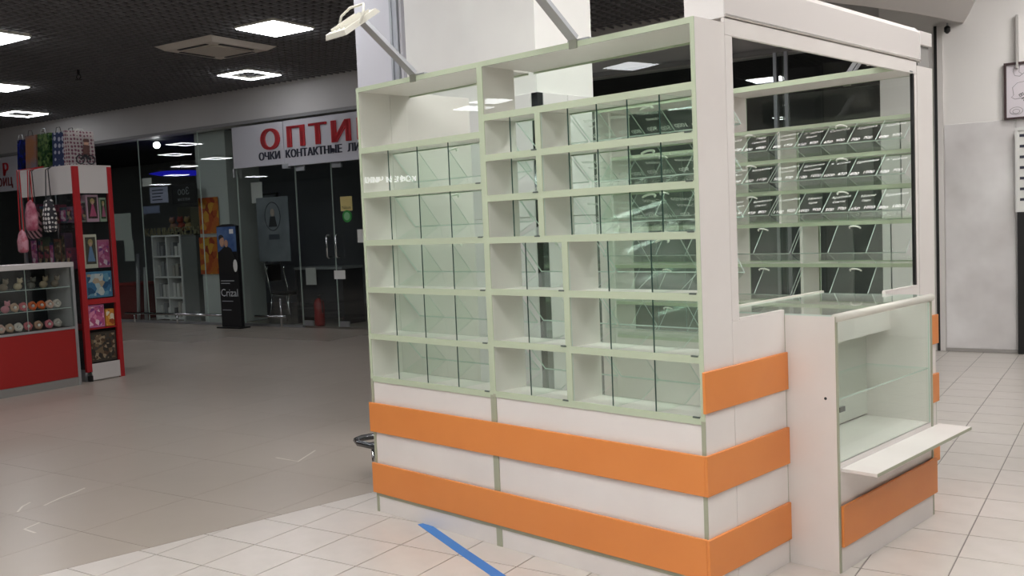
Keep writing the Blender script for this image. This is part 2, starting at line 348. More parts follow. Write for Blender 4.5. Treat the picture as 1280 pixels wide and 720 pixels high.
# air conditioner cassette
t = thing('ceiling_air_conditioner', 'square beige cassette air conditioner set in the dark ceiling', 'air conditioner', (-7.93, 4.65, ZC-.06), 'b')
o = (-7.93, 4.65, ZC-.06); acm = mat('ac_beige', 'ddd6cc', .5)
q = MB(o); q.prism([(-.48, -.48), (.48, -.48), (.48, .48), (-.48, .48)], 2, 0, 0.02)
q.bm.free(); q = MB(o)
lo = q.vs([(-7.93+a*.42, 4.65+b*.42, ZC-.055) for a, b in ((-1, -1), (1, -1), (1, 1), (-1, 1))]); hi = q.vs([(-7.93+a*.5, 4.65+b*.5, ZC-.005) for a, b in ((-1, -1), (1, -1), (1, 1), (-1, 1))])
q.bm.faces.new(lo); q.bm.faces.new(hi)
for i in range(4): q.bm.faces.new((lo[i], lo[(i+1) % 4], hi[(i+1) % 4], hi[i]))
q.build('cover', acm, t)
MB(o).box(-8.2, -7.66, 4.38, 4.92, ZC-.068, ZC-.056).build('intake_grille', mat('ac_grille', 'cdc5ba', .6), t)
for a in range(4):
    q = MB(o); c = Vector((-7.93, 4.65, 0)); R = Matrix.Rotation(a*math.pi/2, 3, 'Z')
    p, r_ = c + R @ Vector((-.25, -.35, 0)), c + R @ Vector((.25, -.35, 0)); q.bar((p.x, p.y, ZC-.058), (r_.x, r_.y, ZC-.058), .045, .008); q.build('air_slot', black, t)
# sprinkler
t = thing('sprinkler', 'small dark sprinkler head hanging from the dark ceiling lattice', 'sprinkler', (-10.45, 4.47, ZC-.12), 'b'); o = (-10.45, 4.47, ZC-.12)
MB(o).tube([(-10.45, 4.47, ZC+.02), (-10.45, 4.47, ZC-.06)], .018).build('pipe', darkgrey, t)
q = MB(o); q.tube([(-10.42, 4.47, ZC-.06), (-10.4, 4.47, ZC-.09), (-10.44, 4.47, ZC-.12)], .006); q.tube([(-10.48, 4.47, ZC-.06), (-10.5, 4.47, ZC-.09), (-10.46, 4.47, ZC-.12)], .006); q.build('yoke', darkgrey, t)
MB(o).lathe([(.04, ZC-.125), (.045, ZC-.12)], (-10.45, 4.47, 0)).build('deflector', darkgrey, t)

# ================================================================== KIOSK
XL, XM, YD = -1.9924, -1.1025, 2.19
DEP, PRO = .2, .33
clip_m = mat('dark_clip', '5a655e', .4)
NAMES = ['Арабика', 'Бразилия', 'Колумбия', 'Кения', 'Эфиопия', 'Куба', 'Мокко', 'Сантос', 'Суматра', 'Перу']
PRICES = ['70р', '100р', '45р', '80р', '65р', '90р', '110р', '50р']
def shelf_unit(label, x0, x1, mir, levels, cols, writing):
    """levels: shelf centre heights bottom..top opening; cols(row)->[(xa,xb,nbins)]"""
    y = (lambda t: YD-t) if mir else (lambda t: t)
    xc = (x0+x1)/2; org = (xc, y(.1), 0)
    t = thing('shelving_unit', label, 'shelving unit', org)
    def bx(xa, xb, ya, yb, za, zb, name, m, par, edge=None):
        q = MB(org); q.box(xa, xb, min(y(ya), y(yb)), max(y(ya), y(yb)), za, zb); return q.build(name, m, par, edge)
    T = .016
    for xa, xb, ea, eb in ((x0, x0+T, x0, x0+.017), (x1-T, x1, x1-.017, x1)):
        p = bx(xa, xb, .004, DEP, 0, 2.15, 'side_panel', white, t); bx(ea, eb, 0, .004, levels[0], 2.15, 'edge_band', mint, p); bx(ea, eb, 0, .004, 0, levels[0]-.0005, 'edge_band', sage, p)  # same edging; weaker light low down put into a darker colour
    p = bx(x0+T, x1-T, .004, PRO, 2.13, 2.15, 'top_panel', white, t); bx(x0+.017, x1-.017, 0, .004, 2.128, 2.15, 'edge_band', mint, p); bx(x0+.017, x1-.017, PRO, PRO+.003, 2.122, 2.15, 'edge_band', mint, p)
    for z in levels[:-1]:
        p = bx(x0+T, x1-T, .012, DEP, z-.008, z+.008, 'shelf', white, t); bx(x0+.017, x1-.017, 0, .0045, z-.014, z+.014, 'edge_band', mint, p)
        bx(x0+T, x1-T, .0045, .012, z-.008, z+.008, 'shelf_lip', white, t)
        bx(x0+.017, x1-.017, DEP, DEP+.003, z-.013, z+.0075, 'edge_band', mint, p)
    p = bx(x0+T, x1-T, .006, .022, .1, levels[0]-.008, 'base_panel', white, t)
    p = bx(x0+T, x1-T, .004, .02, 0, .092, 'plinth', white, t); bx(x0+.017, x1-.017, -.001, .006, .082, .0995, 'edge_band', sage, p)
    bx(x0+T, x1-T, DEP-.016, DEP, 0, levels[0]-.008, 'back_panel', white, t)
    done = set()
    n = len(levels)-1
    hmesh = {}
    for r in range(n):
        z0, z1 = levels[r]+.008, levels[r+1]-(.008 if r < n-1 else .02)
        for ci, (xa, xb, nb) in enumerate(cols(r)):
            if ci > 0:
                p = bx(xa-.016, xa, .012, DEP, z0, z1, 'partition', white, t)
                bx(xa-.023, xa+.007, 0, .0045, z0+.005, z1-.005, 'edge_band', mint, p)
            ia, ib = xa + (.02 if ci == 0 else .004), xb-.02
            bx(xa+.008, xb-.012, .0055, .0095, z0+.002, z1-.002, 'glass_front', glass, t, gedge)
            if r == n-1: continue
            bx(ib-.036, ib-.006, -.002, .0045, z0+.0015, z0+.0075, 'pane_clip', clip_m, t)
            h = z1-z0; zv = z0+.3*h
            for k in range(1, nb):
                xk = xa + (xb-.02-xa)*k/nb
                q = MB(org); q.prism([(y(a), b) for a, b in ((.012, z0), (DEP, z0), (PRO-.006, zv), (DEP, z1-.004), (.012, z1-.004))], 0, xk-.002, xk+.002); dv = q.build('glass_divider', glass, t, gedge); bx(xk-.0026, xk+.0026, .0096, .012, z0, z1-.004, 'front_edge', gdark, dv)
            q = MB(org); q.prism([(y(a), b) for a, b in ((DEP+.001, z1), (PRO, zv+.001), (PRO-.005, zv-.003), (DEP-.004, z1-.002))], 0, ia, ib); fl = q.build('flap', glass, t, gedge)
            q = MB(org); q.prism([(y(a), b) for a, b in ((PRO, zv-.002), (DEP, z0), (DEP-.005, z0), (PRO-.005, zv-.004))], 0, ia, ib); q.build('lower_pane', glass, t, gedge)
            # handle: curved white bow near the top of the flap
            xm = (ia+ib)/2
            if nb > 2 or True:
                d = (PRO-DEP)/(z1-zv); pts = []
                for k in range(7):
                    a = math.pi*k/6; xx = xm-.03*math.cos(a); lift = .022*math.sin(a)
                    zz = z1-.022; pts.append((xx, y(DEP+.004+d*.022+lift), zz+.004*math.sin(a)+lift*.35))
                MB(org).tube(pts, .0045, 6).build('handle', handle_m, fl, smooth=True)
            if writing and (ci == 1 and r >= 3 or (r >= 3 and ci == 0 and mir)):
                q = MB(org); sx = 1 if mir else -1; up = (0, (1 if mir else -1)*(PRO-DEP), z1-zv)
                L = Vector(up).length
                for k in range(nb):
                    xk = ia + (ib-ia)*(k+.5)/nb
                    def at(fr): return (xk, y(DEP+(PRO-DEP)*(1-fr)+.003), zv+(z1-zv)*fr+.002)
                    q.text(random.choice(NAMES), .026, frameM(at(.62), (sx, 0, .06), up)); q.text(random.choice(NAMES), .022, frameM(at(.62), (sx, 0, .06), up)) if False else None
                    if random.random() < .6: q.text(random.choice(NAMES), .021, frameM(at(.42), (sx, 0, .06), up))
                    q.text(random.choice(PRICES)+'  '+random.choice(PRICES), .031, frameM(at(.08), (sx, 0, .05), up))
                tag(q.build('marker_writing', marker, fl), kind='stuff')
    return t
LV_L = [.688, .905, 1.141, 1.377, 1.615, 1.837, 2.15]
LV_R = [.693, .919, 1.148, 1.374, 1.557, 1.733, 1.908, 2.15]
cl_L = lambda r: [(XL, XM+.004, 4)]
def cl_R(r):
    if r == 6: return [(XM, .004, 1)]
    if r >= 3: return [(XM, -.755, 2), (-.763, .004, 5)]
    return [(XM, -.632, 2), (-.64, .004, 3)]
shelf_unit('white shelving unit with mint edges, one wide column of glass bins, beside the blue tape', XL, XM, False, LV_L, cl_L, False)
shelf_unit('white shelving unit with mint edges and two columns of glass bins at the striped corner', XM, 0, False, LV_R, cl_R, True)
shelf_unit('rear white shelving unit with handled glass flaps seen through the sales window', XM, 0, True, LV_R, cl_R, True)
shelf_unit('rear white shelving unit with a single wide column standing against the white column', XL+.016, XM, True, LV_L, lambda r: [(XL+.016, XM+.004, 4)], False)
# closing cheeks of the kiosk on the column side
for ya, yb, lb in ((.202, .76, 'white closing panel behind the single-column shelving unit'), (PE+.004, YD, 'narrow white closing panel between the white column and the rear shelves')):
    q = MB((XL+.008, (ya+yb)/2, 0)); q.box(XL, XL+.0155, ya, yb, 0, 2.148); q.bevel(.001, 1); tag(q.build('closing_panel', white), lb, 'panel')
# orange boards
def board(label, x0, x1, y0, y1, z0, z1):
    q = MB(((x0+x1)/2, (y0+y1)/2, z0)); q.box(x0, x1, y0, y1, z0, z1); q.bevel(.0018, 1); return tag(q.build('orange_board', orange), label, 'board')
S1, S2, S3 = (.4163, .5669), (.1005, .2552), (.7236, .876)
board('long orange board below the glass bins, upper of the two on the shelf front', XL-.012, .0, -.0125, -.0012, *S1)
board('long orange board near the floor, lower of the two on the shelf front', XL-.012, .0, -.0125, -.0012, *S2)
for s, nm in ((S3, 'top'), (S1, 'middle'), (S2, 'bottom')):
    board('short orange board on the kiosk side below the sales window, %s of three' % nm, .0003, .0125, -.0125, .5965, *s)
    board('short orange board on the kiosk end behind the counter, %s of three' % nm, .0003, .0125, 1.59, 2.2, *s)
# sales window wall (side B)
t = thing('sales_window', 'white side wall of the kiosk with a large open sales window', 'sales window', (0, 1.1, 0)); o = (0, 1.1, 0)
def kb(name, m, x0, x1, y0, y1, z0, z1, par=None, bev=0, org=None, edge=None):
    q = MB(org or o); q.box(x0, x1, y0, y1, z0, z1)
    if bev: q.bevel(bev, 1)
    return q.build(name, m, par or t, edge)
kb('lower_panel', white, -.016, 0, .203, .597, 0, 1.04, bev=.0012)
kb('lower_panel', white, -.016, 0, 1.572, 1.985, 0, 1.04, bev=.0012)
kb('sill', white, -.0155, .0, .256, .597, 1.04, 1.048); kb('sill', white, -.0155, .0, 1.572, 1.955, 1.04, 1.048)
p = kb('stile', white, -.0155, 0, .203, .254, 1.041, 2.106, bev=.0012); kb('edge_band', sage, -.012, .0006, .596, .5985, .0, 1.04)
kb('stile', white, -.0155, 0, 1.955, 1.985, 1.041, 2.106, bev=.0012)
kb('header', white, -.0155, 0, .203, 1.985, 2.107, 2.169, bev=.0012)
kb('gasket', black, -.0145, -.001, 1.936, 1.955, 1.05, 2.106)
kb('name_plate', alu, 0, .002, 1.9, 1.935, 2.112, 2.117)
# roller shutter box
t = thing('roller_shutter_box', 'long white roller shutter box lying above the sales window', 'shutter box', (-.1, 1.1, 2.172)); o = (-.1, 1.1, 2.172)
boxm = mat('shutter_box_white', 'e0dad7', .4)
q = MB(o); q.prism([(-.17, 2.172), (-.004, 2.172), (-.004, 2.2), (-.004, 2.318), (-.03, 2.345), (-.17, 2.345)], 1, .206, 2.035); q.build('housing', boxm, t)
q = MB(o); q.prism([(-.172, 2.171), (-.0, 2.171), (-.0, 2.32), (-.03, 2.349), (-.172, 2.349)], 1, .2, .206); q.build('end_cap', mat('end_cap_white', 'e9e6e4', .35), t)
q = MB(o); q.prism([(-.172, 2.171), (-.0, 2.171), (-.0, 2.32), (-.03, 2.349), (-.172, 2.349)], 1, 2.035, 2.041); q.build('end_cap', MATS['end_cap_white'], t)
kb('bottom_rail', mat('rail_bright', 'e9e4df', .18, .6), -.004, .008, .207, 2.03, 2.172, 2.184, bev=.003)
kb('seam_strip', mat('seam_grey', '9c9793', .4), -.004, -.002, .21, 2.03, 2.17, 2.1722)
# guide piece at the end of the box, over the end post
t = thing('shutter_guide', 'white shutter guide post with grey insert at the far end of the window', 'guide rail', (-.1, 2.12, 2.16)); o = (-.1, 2.12, 2.16)
kb('bracket', boxm, -.16, -.004, 2.045, 2.2, 2.262, 2.33, bev=.002); kb('insert', mat('grey_insert', '9a9895', .3), -.15, -.02, 2.05, 2.195, 2.152, 2.262)
# ---- display counter
t = thing('display_counter', 'white display counter with glass front, fold-out ledge and orange band', 'counter', (.0, 1.08, 0)); o = (.0, 1.08, 0)
X1, Y0, Y1, HC = .2183, .5984, 1.5704, 1.033
p = kb('side_panel', white, -.34, X1-.004, Y0, Y0+.016, 0, HC-.006); kb('edge_band', sage, X1-.004, X1, Y0, Y0+.016, 0, HC-.006, p)
q = MB(o); q.lathe([(.006, Y0-.0012), (.006, Y0+.001)], (.17, 0, .7), 10, 1); q.build('screw_hole', darkgrey, p)
p = kb('side_panel', white, -.34, X1-.004, Y1-.016, Y1, 0, HC-.006); kb('edge_band', sage, X1-.004, X1, Y1-.016, Y1, 0, HC-.006, p)
kb('back_panel', white, -.34, -.324, Y0+.016, Y1-.016, 0, HC-.03)
kb('glass_top', glass, -.335, X1-.012, Y0+.002, Y1-.002, HC-.006, HC, edge=gedge)
q = MB(o); q.tube([(X1-.004, Y0+.001, HC-.012), (X1-.004, Y1+.002, HC-.012)], .017, 12); q.build('front_rail', lampwhite, t, smooth=True)
kb('rear_rail', lampwhite, -.352, -.336, Y0+.016, Y1+.05, HC-.02, HC+.006)
kb('inner_box_front', white, .012, .026, Y0+.016, Y1-.016, .878, HC-.03)
kb('inner_box_bottom', white, -.3, .026, Y0+.016, Y1-.016, .866, .878)
kb('showcase_back', mat('showcase_back', 'd6d6cf', .4), -.1, -.09, Y0+.016, Y1-.016, .45, .866)
kb('glass_front', glass, X1-.012, X1-.007, Y0+.018, Y1-.018, .44, HC-.03, edge=gedge)
kb('glass_shelf', glass, -.088, X1-.014, Y0+.018, Y1-.018, .69, .696, edge=gedge)
kb('showcase_floor', white, -.1, X1-.006, Y0+.016, Y1-.016, .424, .44)
kb('hinge', mat('hinge_grey', '7c817c', .4, .5), X1-.007, X1+.002, Y0+.02, Y0+.065, .645, .665)
kb('hinge', MATS['hinge_grey'], -.088, -.05, Y0+.016, Y0+.03, .69, .74)
kb('front_panel', white, X1-.02, X1-.004, Y0+.016, Y1-.016, .02, .424)
kb('plinth', white, X1-.004, X1-.0005, Y0+.016, Y1-.016, 0.0, .1)
p = kb('fold_out_ledge', white, X1-.003, .361, Y0+.03, 1.645, .405, .419, bev=.001); kb('edge_band', sage, .361, .3625, Y0+.031, 1.644, .4055, .4185, p)
for yy in (.8, 1.4): kb('ledge_bracket', alu, X1-.003, .3, yy-.006, yy+.006, .385, .4045)
kb('orange_band', orange, X1, X1+.012, Y0+.014, Y1+.012, .1039, .2706, bev=.0018)
# ---- floodlights on arms
def floodlight(x, label, sgn=1, y0=.0, grp=None):
    """sgn=1: arm reaches to -y (front unit); -1: to +y (rear unit)"""
    t = thing('floodlight', label, 'floodlight', (x, y0, 2.15), group=grp); o = (x, y0, 2.15)
    Y = lambda a: y0 - sgn*a
    MB(o).box(x-.035, x+.075, min(Y(-.07), Y(-.005)), max(Y(-.07), Y(-.005)), 2.1505, 2.158).build('clamp_plate', alu, t)
    MB(o).box(x-.02, x+.02, min(Y(.0), Y(.006)), max(Y(.0), Y(.006)), 2.122, 2.165).build('clamp_block', mat('clamp_grey', '8d9082', .4), t)
    MB(o).bar((x, Y(.0), 2.163), (x, Y(.275), 2.366), .046, .018).build('arm', alu, t)
    MB(o).bar((x+.014, Y(.0), 2.174), (x+.014, Y(.27), 2.374), .004, .006).build('arm_cable', darkgrey, t)
    d = Vector((0, -sgn*.21, -.136)).normalized(); n_ = Vector((0, sgn*.54, -.84)); c = Vector((x, Y(.335), 2.348))
    M = frameM(c, (1, 0, 0), d)
    h = MB(o); v = []
    for (a, b, zz) in ((.075, .115, .008), (.068, .105, -.014)):
        v.append(h.vs([M @ Vector((sx*a, sy*b, zz*(-1 if M.col[2].z > 0 else 1))) for sx, sy in ((-1, -1), (1, -1), (1, 1), (-1, 1))]))
    h.bm.faces.new(v[0]); h.bm.faces.new(v[1])
    for i in range(4): h.bm.faces.new((v[0][i], v[0][(i+1) % 4], v[1][(i+1) % 4], v[1][i]))
    hd = h.build('head', lampwhite, t)
    s_ = -1 if M.col[2].z > 0 else 1
    g = MB(o); vv = g.vs([M @ Vector((a*.065, b*.1, .0095*s_)) for a, b in ((-1, -1), (1, -1), (1, 1), (-1, 1))]); v2 = g.vs([M @ Vector((a*.065, b*.1, .0075*s_)) for a, b in ((-1, -1), (1, -1), (1, 1), (-1, 1))])
    g.bm.faces.new(vv); g.bm.faces.new(v2)
    for i in range(4): g.bm.faces.new((vv[i], vv[(i+1) % 4], v2[(i+1) % 4], v2[i]))
    g.build('lens', mat('lamp_lens', 'f7f7ef', .25), hd)
    up = -s_
    q = MB(o); q.tube([M @ Vector(a) for a in ((-.082, .02, 0), (-.082, -.03, up*.04), (-.05, -.07, up*.055), (.05, -.07, up*.055), (.082, -.03, up*.04), (.082, .02, 0))], .006, 6); q.build('bracket', lampwhite, t, smooth=True)
    for k in range(4): MB(o).bar(M @ Vector((-.05+.033*k, -.08, up*.018)), M @ Vector((-.05+.033*k, .08, up*.018)), .004, .014, M.col[2].xyz).build('cooling_fin', lampwhite, hd)
    return t
floodlight(-1.545, 'white floodlight on an aluminium arm clamped over the single wide bin column')
floodlight(-.56, 'white floodlight on an aluminium arm clamped over the two bin columns at the corner')
floodlight(-.46, 'white floodlight on an arm clamped on top of the rear shelving unit', -1, YD)
# ---- floor tape and scraps
tape = mat('blue_tape', '2f7fd0', .35)
def ribbon(name, pts, wd, m, label, cat, group=None, zt=.0012, frame='k'):
    q = MB((pts[0][0], pts[0][1], 0)); L, Rr = [], []
    P = [Vector((a, b, 0)) for a, b in pts]
    for i, p in enumerate(P):
        d = (P[min(i+1, len(P)-1)]-P[max(i-1, 0)]).normalized(); nn = Vector((-d.y, d.x, 0))*wd/2; L.append(p+nn); Rr.append(p-nn)
    top = q.vs([v+Vector((0, 0, zt)) for v in L]); tr = q.vs([v+Vector((0, 0, zt)) for v in Rr]); bl = q.vs([v+Vector((0, 0, .0002)) for v in L]); br_ = q.vs([v+Vector((0, 0, .0002)) for v in Rr])
    for i in range(len(P)-1):
        for a, b in ((top, tr), (bl, br_), (top, bl), (tr, br_)): q.bm.faces.new((a[i], a[i+1], b[i+1], b[i]))
    q.bm.faces.new((top[0], tr[0], br_[0], bl[0])); q.bm.faces.new((top[-1], tr[-1], br_[-1], bl[-1]))
    return tag(q.build(name, m, frame=frame), label, cat, group)
ribbon('floor_tape', [(-1.64, .003), (-1.2, -.146), (-.845, -.262), (-.5, -.375), (.1, -.57)], .052, tape, 'strip of blue tape stuck across the pale tiles in front of the shelves', 'tape')
tp = mat('worn_tape', 'd8d2c8', .6)
for pts, lb in (([(-3.759, -.474), (-3.84, -.40), (-3.877, -.332)], 'short curved scrap of pale tape on the polished floor'),
                ([(-3.739, -.336), (-3.80, -.20), (-3.83, -.09), (-3.865, -.007)], 'longest scrap of pale tape on the polished floor'),
                ([(-3.455, -.529), (-3.417, -.635), (-3.30, -.645)], 'hook-shaped corner of pale tape on the polished floor'),
                ([(-3.346, 1.005), (-3.131, .99), (-3.246, 1.259)], 'thin pale tape corner on the polished floor behind the striped shelves')):
    ribbon('tape_scrap', pts, .012, tp, lb, 'tape', frame='b')
# ---- chrome footed stand behind the end of the shelves
t = thing('folding_cart', 'low chrome tube frame poking out behind the shelf end', 'cart', (-2.45, .5, 0)); o = (-2.45, .5, 0)
q = MB(o); q.tube([(-2.25, .36, .2), (-2.62, .36, .2), (-2.7, .4, .2), (-2.72, .46, .2), (-2.7, .53, .2), (-2.62, .57, .2), (-2.25, .57, .2)], .019); q.build('top_loop', mat('dark_chrome', '6e7072', .2, .9), t, smooth=True)
MB(o).box(-2.6, -2.26, .38, .55, .185, .195).build('deck', black, t)
for xx, yy in ((-2.3, .37), (-2.3, .56), (-2.5, .37), (-2.5, .56)): MB(o).tube([(xx, yy, .195), (xx, yy, 0.0)], .01).build('leg', chrome, t, smooth=True)

# ================================================================== TOY SHOP (hall axes)
redm = mat('red_frame', 'a81c22', .4); redp = mat('red_panel', '9c1a18', .5); toywhite = mat('toy_case_white', 'c9c4c1', .5)
def bt(t, o):
    def f(name, m, u0, u1, v0, v1, z0, z1, par=None, bev=0, edge=None, smooth=False):
        q = MB(o); q.box(u0, u1, v0, v1, z0, z1)
        if bev: q.bevel(bev, 1)
        return q.build(name, m, par or t, edge, smooth)
    return f
# tall corner showcase
UA, UB_, VA, VB = -8.74, -7.74, 2.55, 2.985
t = thing('toy_showcase', 'tall red and white glass toy showcase with gift bags on top', 'showcase', (-8.24, 2.77, 0), 'b'); o = (-8.24, 2.77, 0); f = bt(t, o)
for u0, u1, v0, v1 in ((UB_-.035, UB_, VA, VA+.06), (UB_-.035, UB_, VB-.05, VB)): f('post', redm, u0, u1, v0, v1, 0 if v0 > VA+.1 else .1, 2.22)
for u0 in (UA, ): f('post', alu, u0, u0+.03, VA, VA+.03, 0, 2.22); f('post', alu, u0, u0+.03, VB-.03, VB, 0, 2.22)
f('top_board', toywhite, UA, UB_, VA, VB, 2.22, 2.235)
f('header', toywhite, UB_-.02, UB_-.004, VA+.06, VB-.05, 1.945, 2.22); f('header', toywhite, UA+.03, UB_-.035, VA+.002, VA+.016, 1.945, 2.22)
f('kick_panel', toywhite, UB_-.02, UB_-.002, VA+.06, VB-.05, .01, .18); f('foot', black, UB_-.03, UB_+.004, VA+.02, VA+.06, 0, .06)
f('side_base', alu, UA+.03, UB_-.04, VA, VA+.03, 0, .12); f('back_board', darkgrey, UA+.03, UB_-.04, VB-.02, VB-.005, 0, 2.22)
for z in (1.64, 1.16, .54, .18): f('shelf', redm if z == .54 else toyglass, UA+.03, UB_-.01, VA+.02, VB-.02, z-.006, z+.006)
f('cross_rail', redm, UB_-.03, UB_-.001, VA+.06, VB-.05, .795, .85)
f('glass_pane', toyglass, UB_-.012, UB_-.006, VA+.06, VB-.05, .85, 1.945, edge=gedge); f('glass_pane', toyglass, UA+.03, UB_-.035, VA+.006, VA+.011, .12, 1.945, edge=gedge)
# boxes inside the showcase end
def toybox(label, cat, u, v0, v1, z0, z1, cm_, pm_, kind):
    org = (u-.04, (v0+v1)/2, z0); t = thing('toy_box', label, cat, org, 'b'); f = bt(t, org)
    f('carton', mat('carton_'+cm_, cm_, .5), u-.09, u, v0, v1, z0, z1, bev=.002)
    vm_, h = (v0+v1)/2, z1-z0; ww = v1-v0
    if kind == 'doll':
        f('window', mat('box_window_'+pm_, pm_, .2), u, u+.002, v0+.12*ww, v1-.12*ww, z0+.12*h, z1-.08*h)
        q = MB(org); q.ball((u+.002, vm_, z0+.72*h), .006, .13*ww, .09*h); q.build('doll_face', mat('doll_skin', 'd9a98c', .5), t, smooth=True)
        q = MB(org); q.ball((u+.001, vm_, z0+.76*h), .006, .2*ww, .11*h); q.build('doll_hair', mat('doll_hair_'+pm_, 'b99b62', .6), t, smooth=True)
        q = MB(org); q.prism([(vm_-.06*ww, z0+.64*h), (vm_+.06*ww, z0+.64*h), (vm_+.28*ww, z0+.2*h), (vm_-.28*ww, z0+.2*h)], 0, u+.002, u+.008); q.build('doll_dress', mat('dress_'+cm_, {'d6a7b8': 'c9587c', 'e8dfc8': '7793b8'}.get(cm_, 'b8607e'), .6), t)
    elif kind == 'print':
        f('print', MATS[pm_], u, u+.002, v0+.06*ww, v1-.06*ww, z0+.08*h, z1-.08*h)
    return t
patches('print_pink', 26, ['b04a78', 'd98aa8', '8c3d84', 'e8c9d2', 'c4628e']); patches('print_blue', 18, ['4a86b4', 'c8d8de', '7fb2cc', 'e8e6df', '35608a', 'd8b79a'])
patches('print_gold', 24, ['c9862e', 'e0b55a', '9a4a22', 'd8cfb8']); patches('print_dark', 30, ['2a2622', '6e5b45', '3c3a34', '98876d', '4d3a2a'])
patches('print_multi', 28, ['3d2b3a', 'a04a5c', '2b3a58', '7d7468', 'b59a78', '40302c'])
UF = UB_-.03
toybox('pale pink doll box with a blonde doll, upper shelf of the tall toy showcase', 'toy box', UF, 2.69, 2.83, 1.65, 1.93, 'd6a7b8', '4a3d38', 'doll')
toybox('narrow green doll box beside the pale pink one on the upper showcase shelf', 'toy box', UF, 2.845, 2.92, 1.65, 1.9, 'a8b49a', '4c5a44', 'doll')
toybox('slim grey toy box at the red post on the upper showcase shelf', 'toy box', UF, 2.625, 2.68, 1.65, 1.86, '8f9088', 'print_multi', 'print')
toybox('cream oval-window doll box with a blue dress, middle shelf of the tall showcase', 'toy box', UF, 2.63, 2.78, 1.17, 1.52, 'e8dfc8', '5c5348', 'doll')
toybox('bright pink patterned toy box beside the cream doll box', 'toy box', UF, 2.79, 2.925, 1.17, 1.46, 'c46a8a', 'print_pink', 'print')
toybox('wide blue and white game box above the red cross rail', 'game box', UF, 2.625, 2.925, .86, 1.13, '5d9ac0', 'print_blue', 'print')
toybox('pink toy set box below the red cross rail of the showcase', 'toy box', UF, 2.62, 2.81, .55, .785, 'c070a0', 'print_pink', 'print')
toybox('small orange and yellow toy box below the red cross rail', 'toy box', UF, 2.825, 2.925, .55, .73, 'cf8f3a', 'print_gold', 'print')
toybox('dark camouflage toy set on the lowest shelf of the tall showcase', 'toy box', UF, 2.62, 2.925, .19, .5, '3a342c', 'print_dark', 'print')
f = None
# boxes along the long side of the showcase, on its glass shelves
side_cols = ['5a4658', '7a3f56', '3f5872', '6d655a', '8a4a58', '54606a', '7d5a72', '4a4050', '6a7a6a', '84604a', '3c4a60', '7a4a40']
def sidebox(u0, u1, z0, z1, c, label, pr):
    org = ((u0+u1)/2, VA+.08, z0); t = thing('toy_box', label, 'toy box', org, 'b', 'boxes along the long glass side of the toy showcase'); f = bt(t, org)
    f('carton', mat('carton_'+c, c, .55), u0, u1, VA+.04, VA+.13, z0, z1, bev=.002)
    f('print', MATS[pr], u0+.006, u1-.006, VA+.0375, VA+.0395, z0+.02, z1-.03)
k = 0
for z0, hs in ((1.65, (.16, .26)), (1.17, (.22, .4))):
    u = UA+.08
    while u < UB_-.2:
        wd = random.uniform(.07, .12); h = random.uniform(*hs)
        if not (z0 < 1.3 and False): sidebox(u, u+wd, z0, z0+h, side_cols[k % 12], 'small dark printed toy box on the %s glass shelf behind the hanging bags' % ('upper' if z0 > 1.4 else 'lower'), random.choice(['print_multi', 'print_dark', 'print_pink', 'print_multi']))
        u += wd+.012; k += 1
# hanging drawstring bags
def hangbag(label, u, v, zt, zb, wd, m, strap):
    org = (u, v, zb); t = thing('hanging_bag', label, 'bag', org, 'b')
    q = MB(org); q.lathe([(.01, zt), (wd*.3, zt-.04), (wd*.5, (zt+zb)/2), (wd*.46, zb+.02), (wd*.3, zb)], (u, v, 0), 12)
    for vv in q.bm.verts: vv.co.y *= .45
    q.build('pouch', m, t, smooth=True)
    q = MB(org); q.tube([(u-wd*.2, v, zt-.02), (u-.005, v-.004, 2.2), (u+.0, 2.53, 2.243), (u+.03, v+.0, 2.2), (u+wd*.2, v, zt-.02)], .006, 6); q.build('strap', strap, t)
def stripes(name, c1, c2, sc, dots=False):
    m = bpy.data.materials.new(name); m.use_nodes = True; N = m.node_tree; b = N.nodes['Principled BSDF']; tc = N.nodes.new('ShaderNodeTexCoord')
    rp = N.nodes.new('ShaderNodeValToRGB'); rp.color_ramp.interpolation = 'CONSTANT'
    if dots:
        t_ = N.nodes.new('ShaderNodeTexVoronoi'); t_.inputs['Scale'].default_value = sc; t_.inputs['Randomness'].default_value = .2; out = t_.outputs['Distance']; rp.color_ramp.elements[1].position = .36
    else:
        t_ = N.nodes.new('ShaderNodeTexWave'); t_.inputs['Scale'].default_value = sc; t_.bands_direction = 'DIAGONAL'; out = t_.outputs['Fac']; rp.color_ramp.elements[1].position = .5
    rp.color_ramp.elements[0].color = lin(c1); rp.color_ramp.elements[1].color = lin(c2)
    N.links.new(tc.outputs['Object'], t_.inputs['Vector']); N.links.new(out, rp.inputs['Fac']); N.links.new(rp.outputs['Color'], b.inputs['Base Color']); b.inputs['Roughness'].default_value = .7; return m
hangbag('pink and dark striped bag hanging on the toy showcase side', -8.37, 2.47, 1.86, 1.5, .24, stripes('bag_stripes', 'b58a92', '3a2a32', 9), darkgrey)
hangbag('pink bag hanging by a red strap on the toy showcase', -8.22, 2.36, 1.9, 1.58, .2, mat('bag_pink', 'c78a98', .6, noise=(12, 'a04a60', .4, .6)), redm)
hangbag('black bag with white dots hanging on the toy showcase', -8.06, 2.46, 1.92, 1.56, .22, stripes('bag_dots', 'd8d4d0', '26242a', 22, True), darkgrey)
hangbag('small pink pouch hanging lowest among the bags on the showcase', -8.24, 2.26, 1.6, 1.36, .17, mat('pouch_pink', 'c48c98', .6, noise=(18, 'b0606e', .45, .6)), redm)
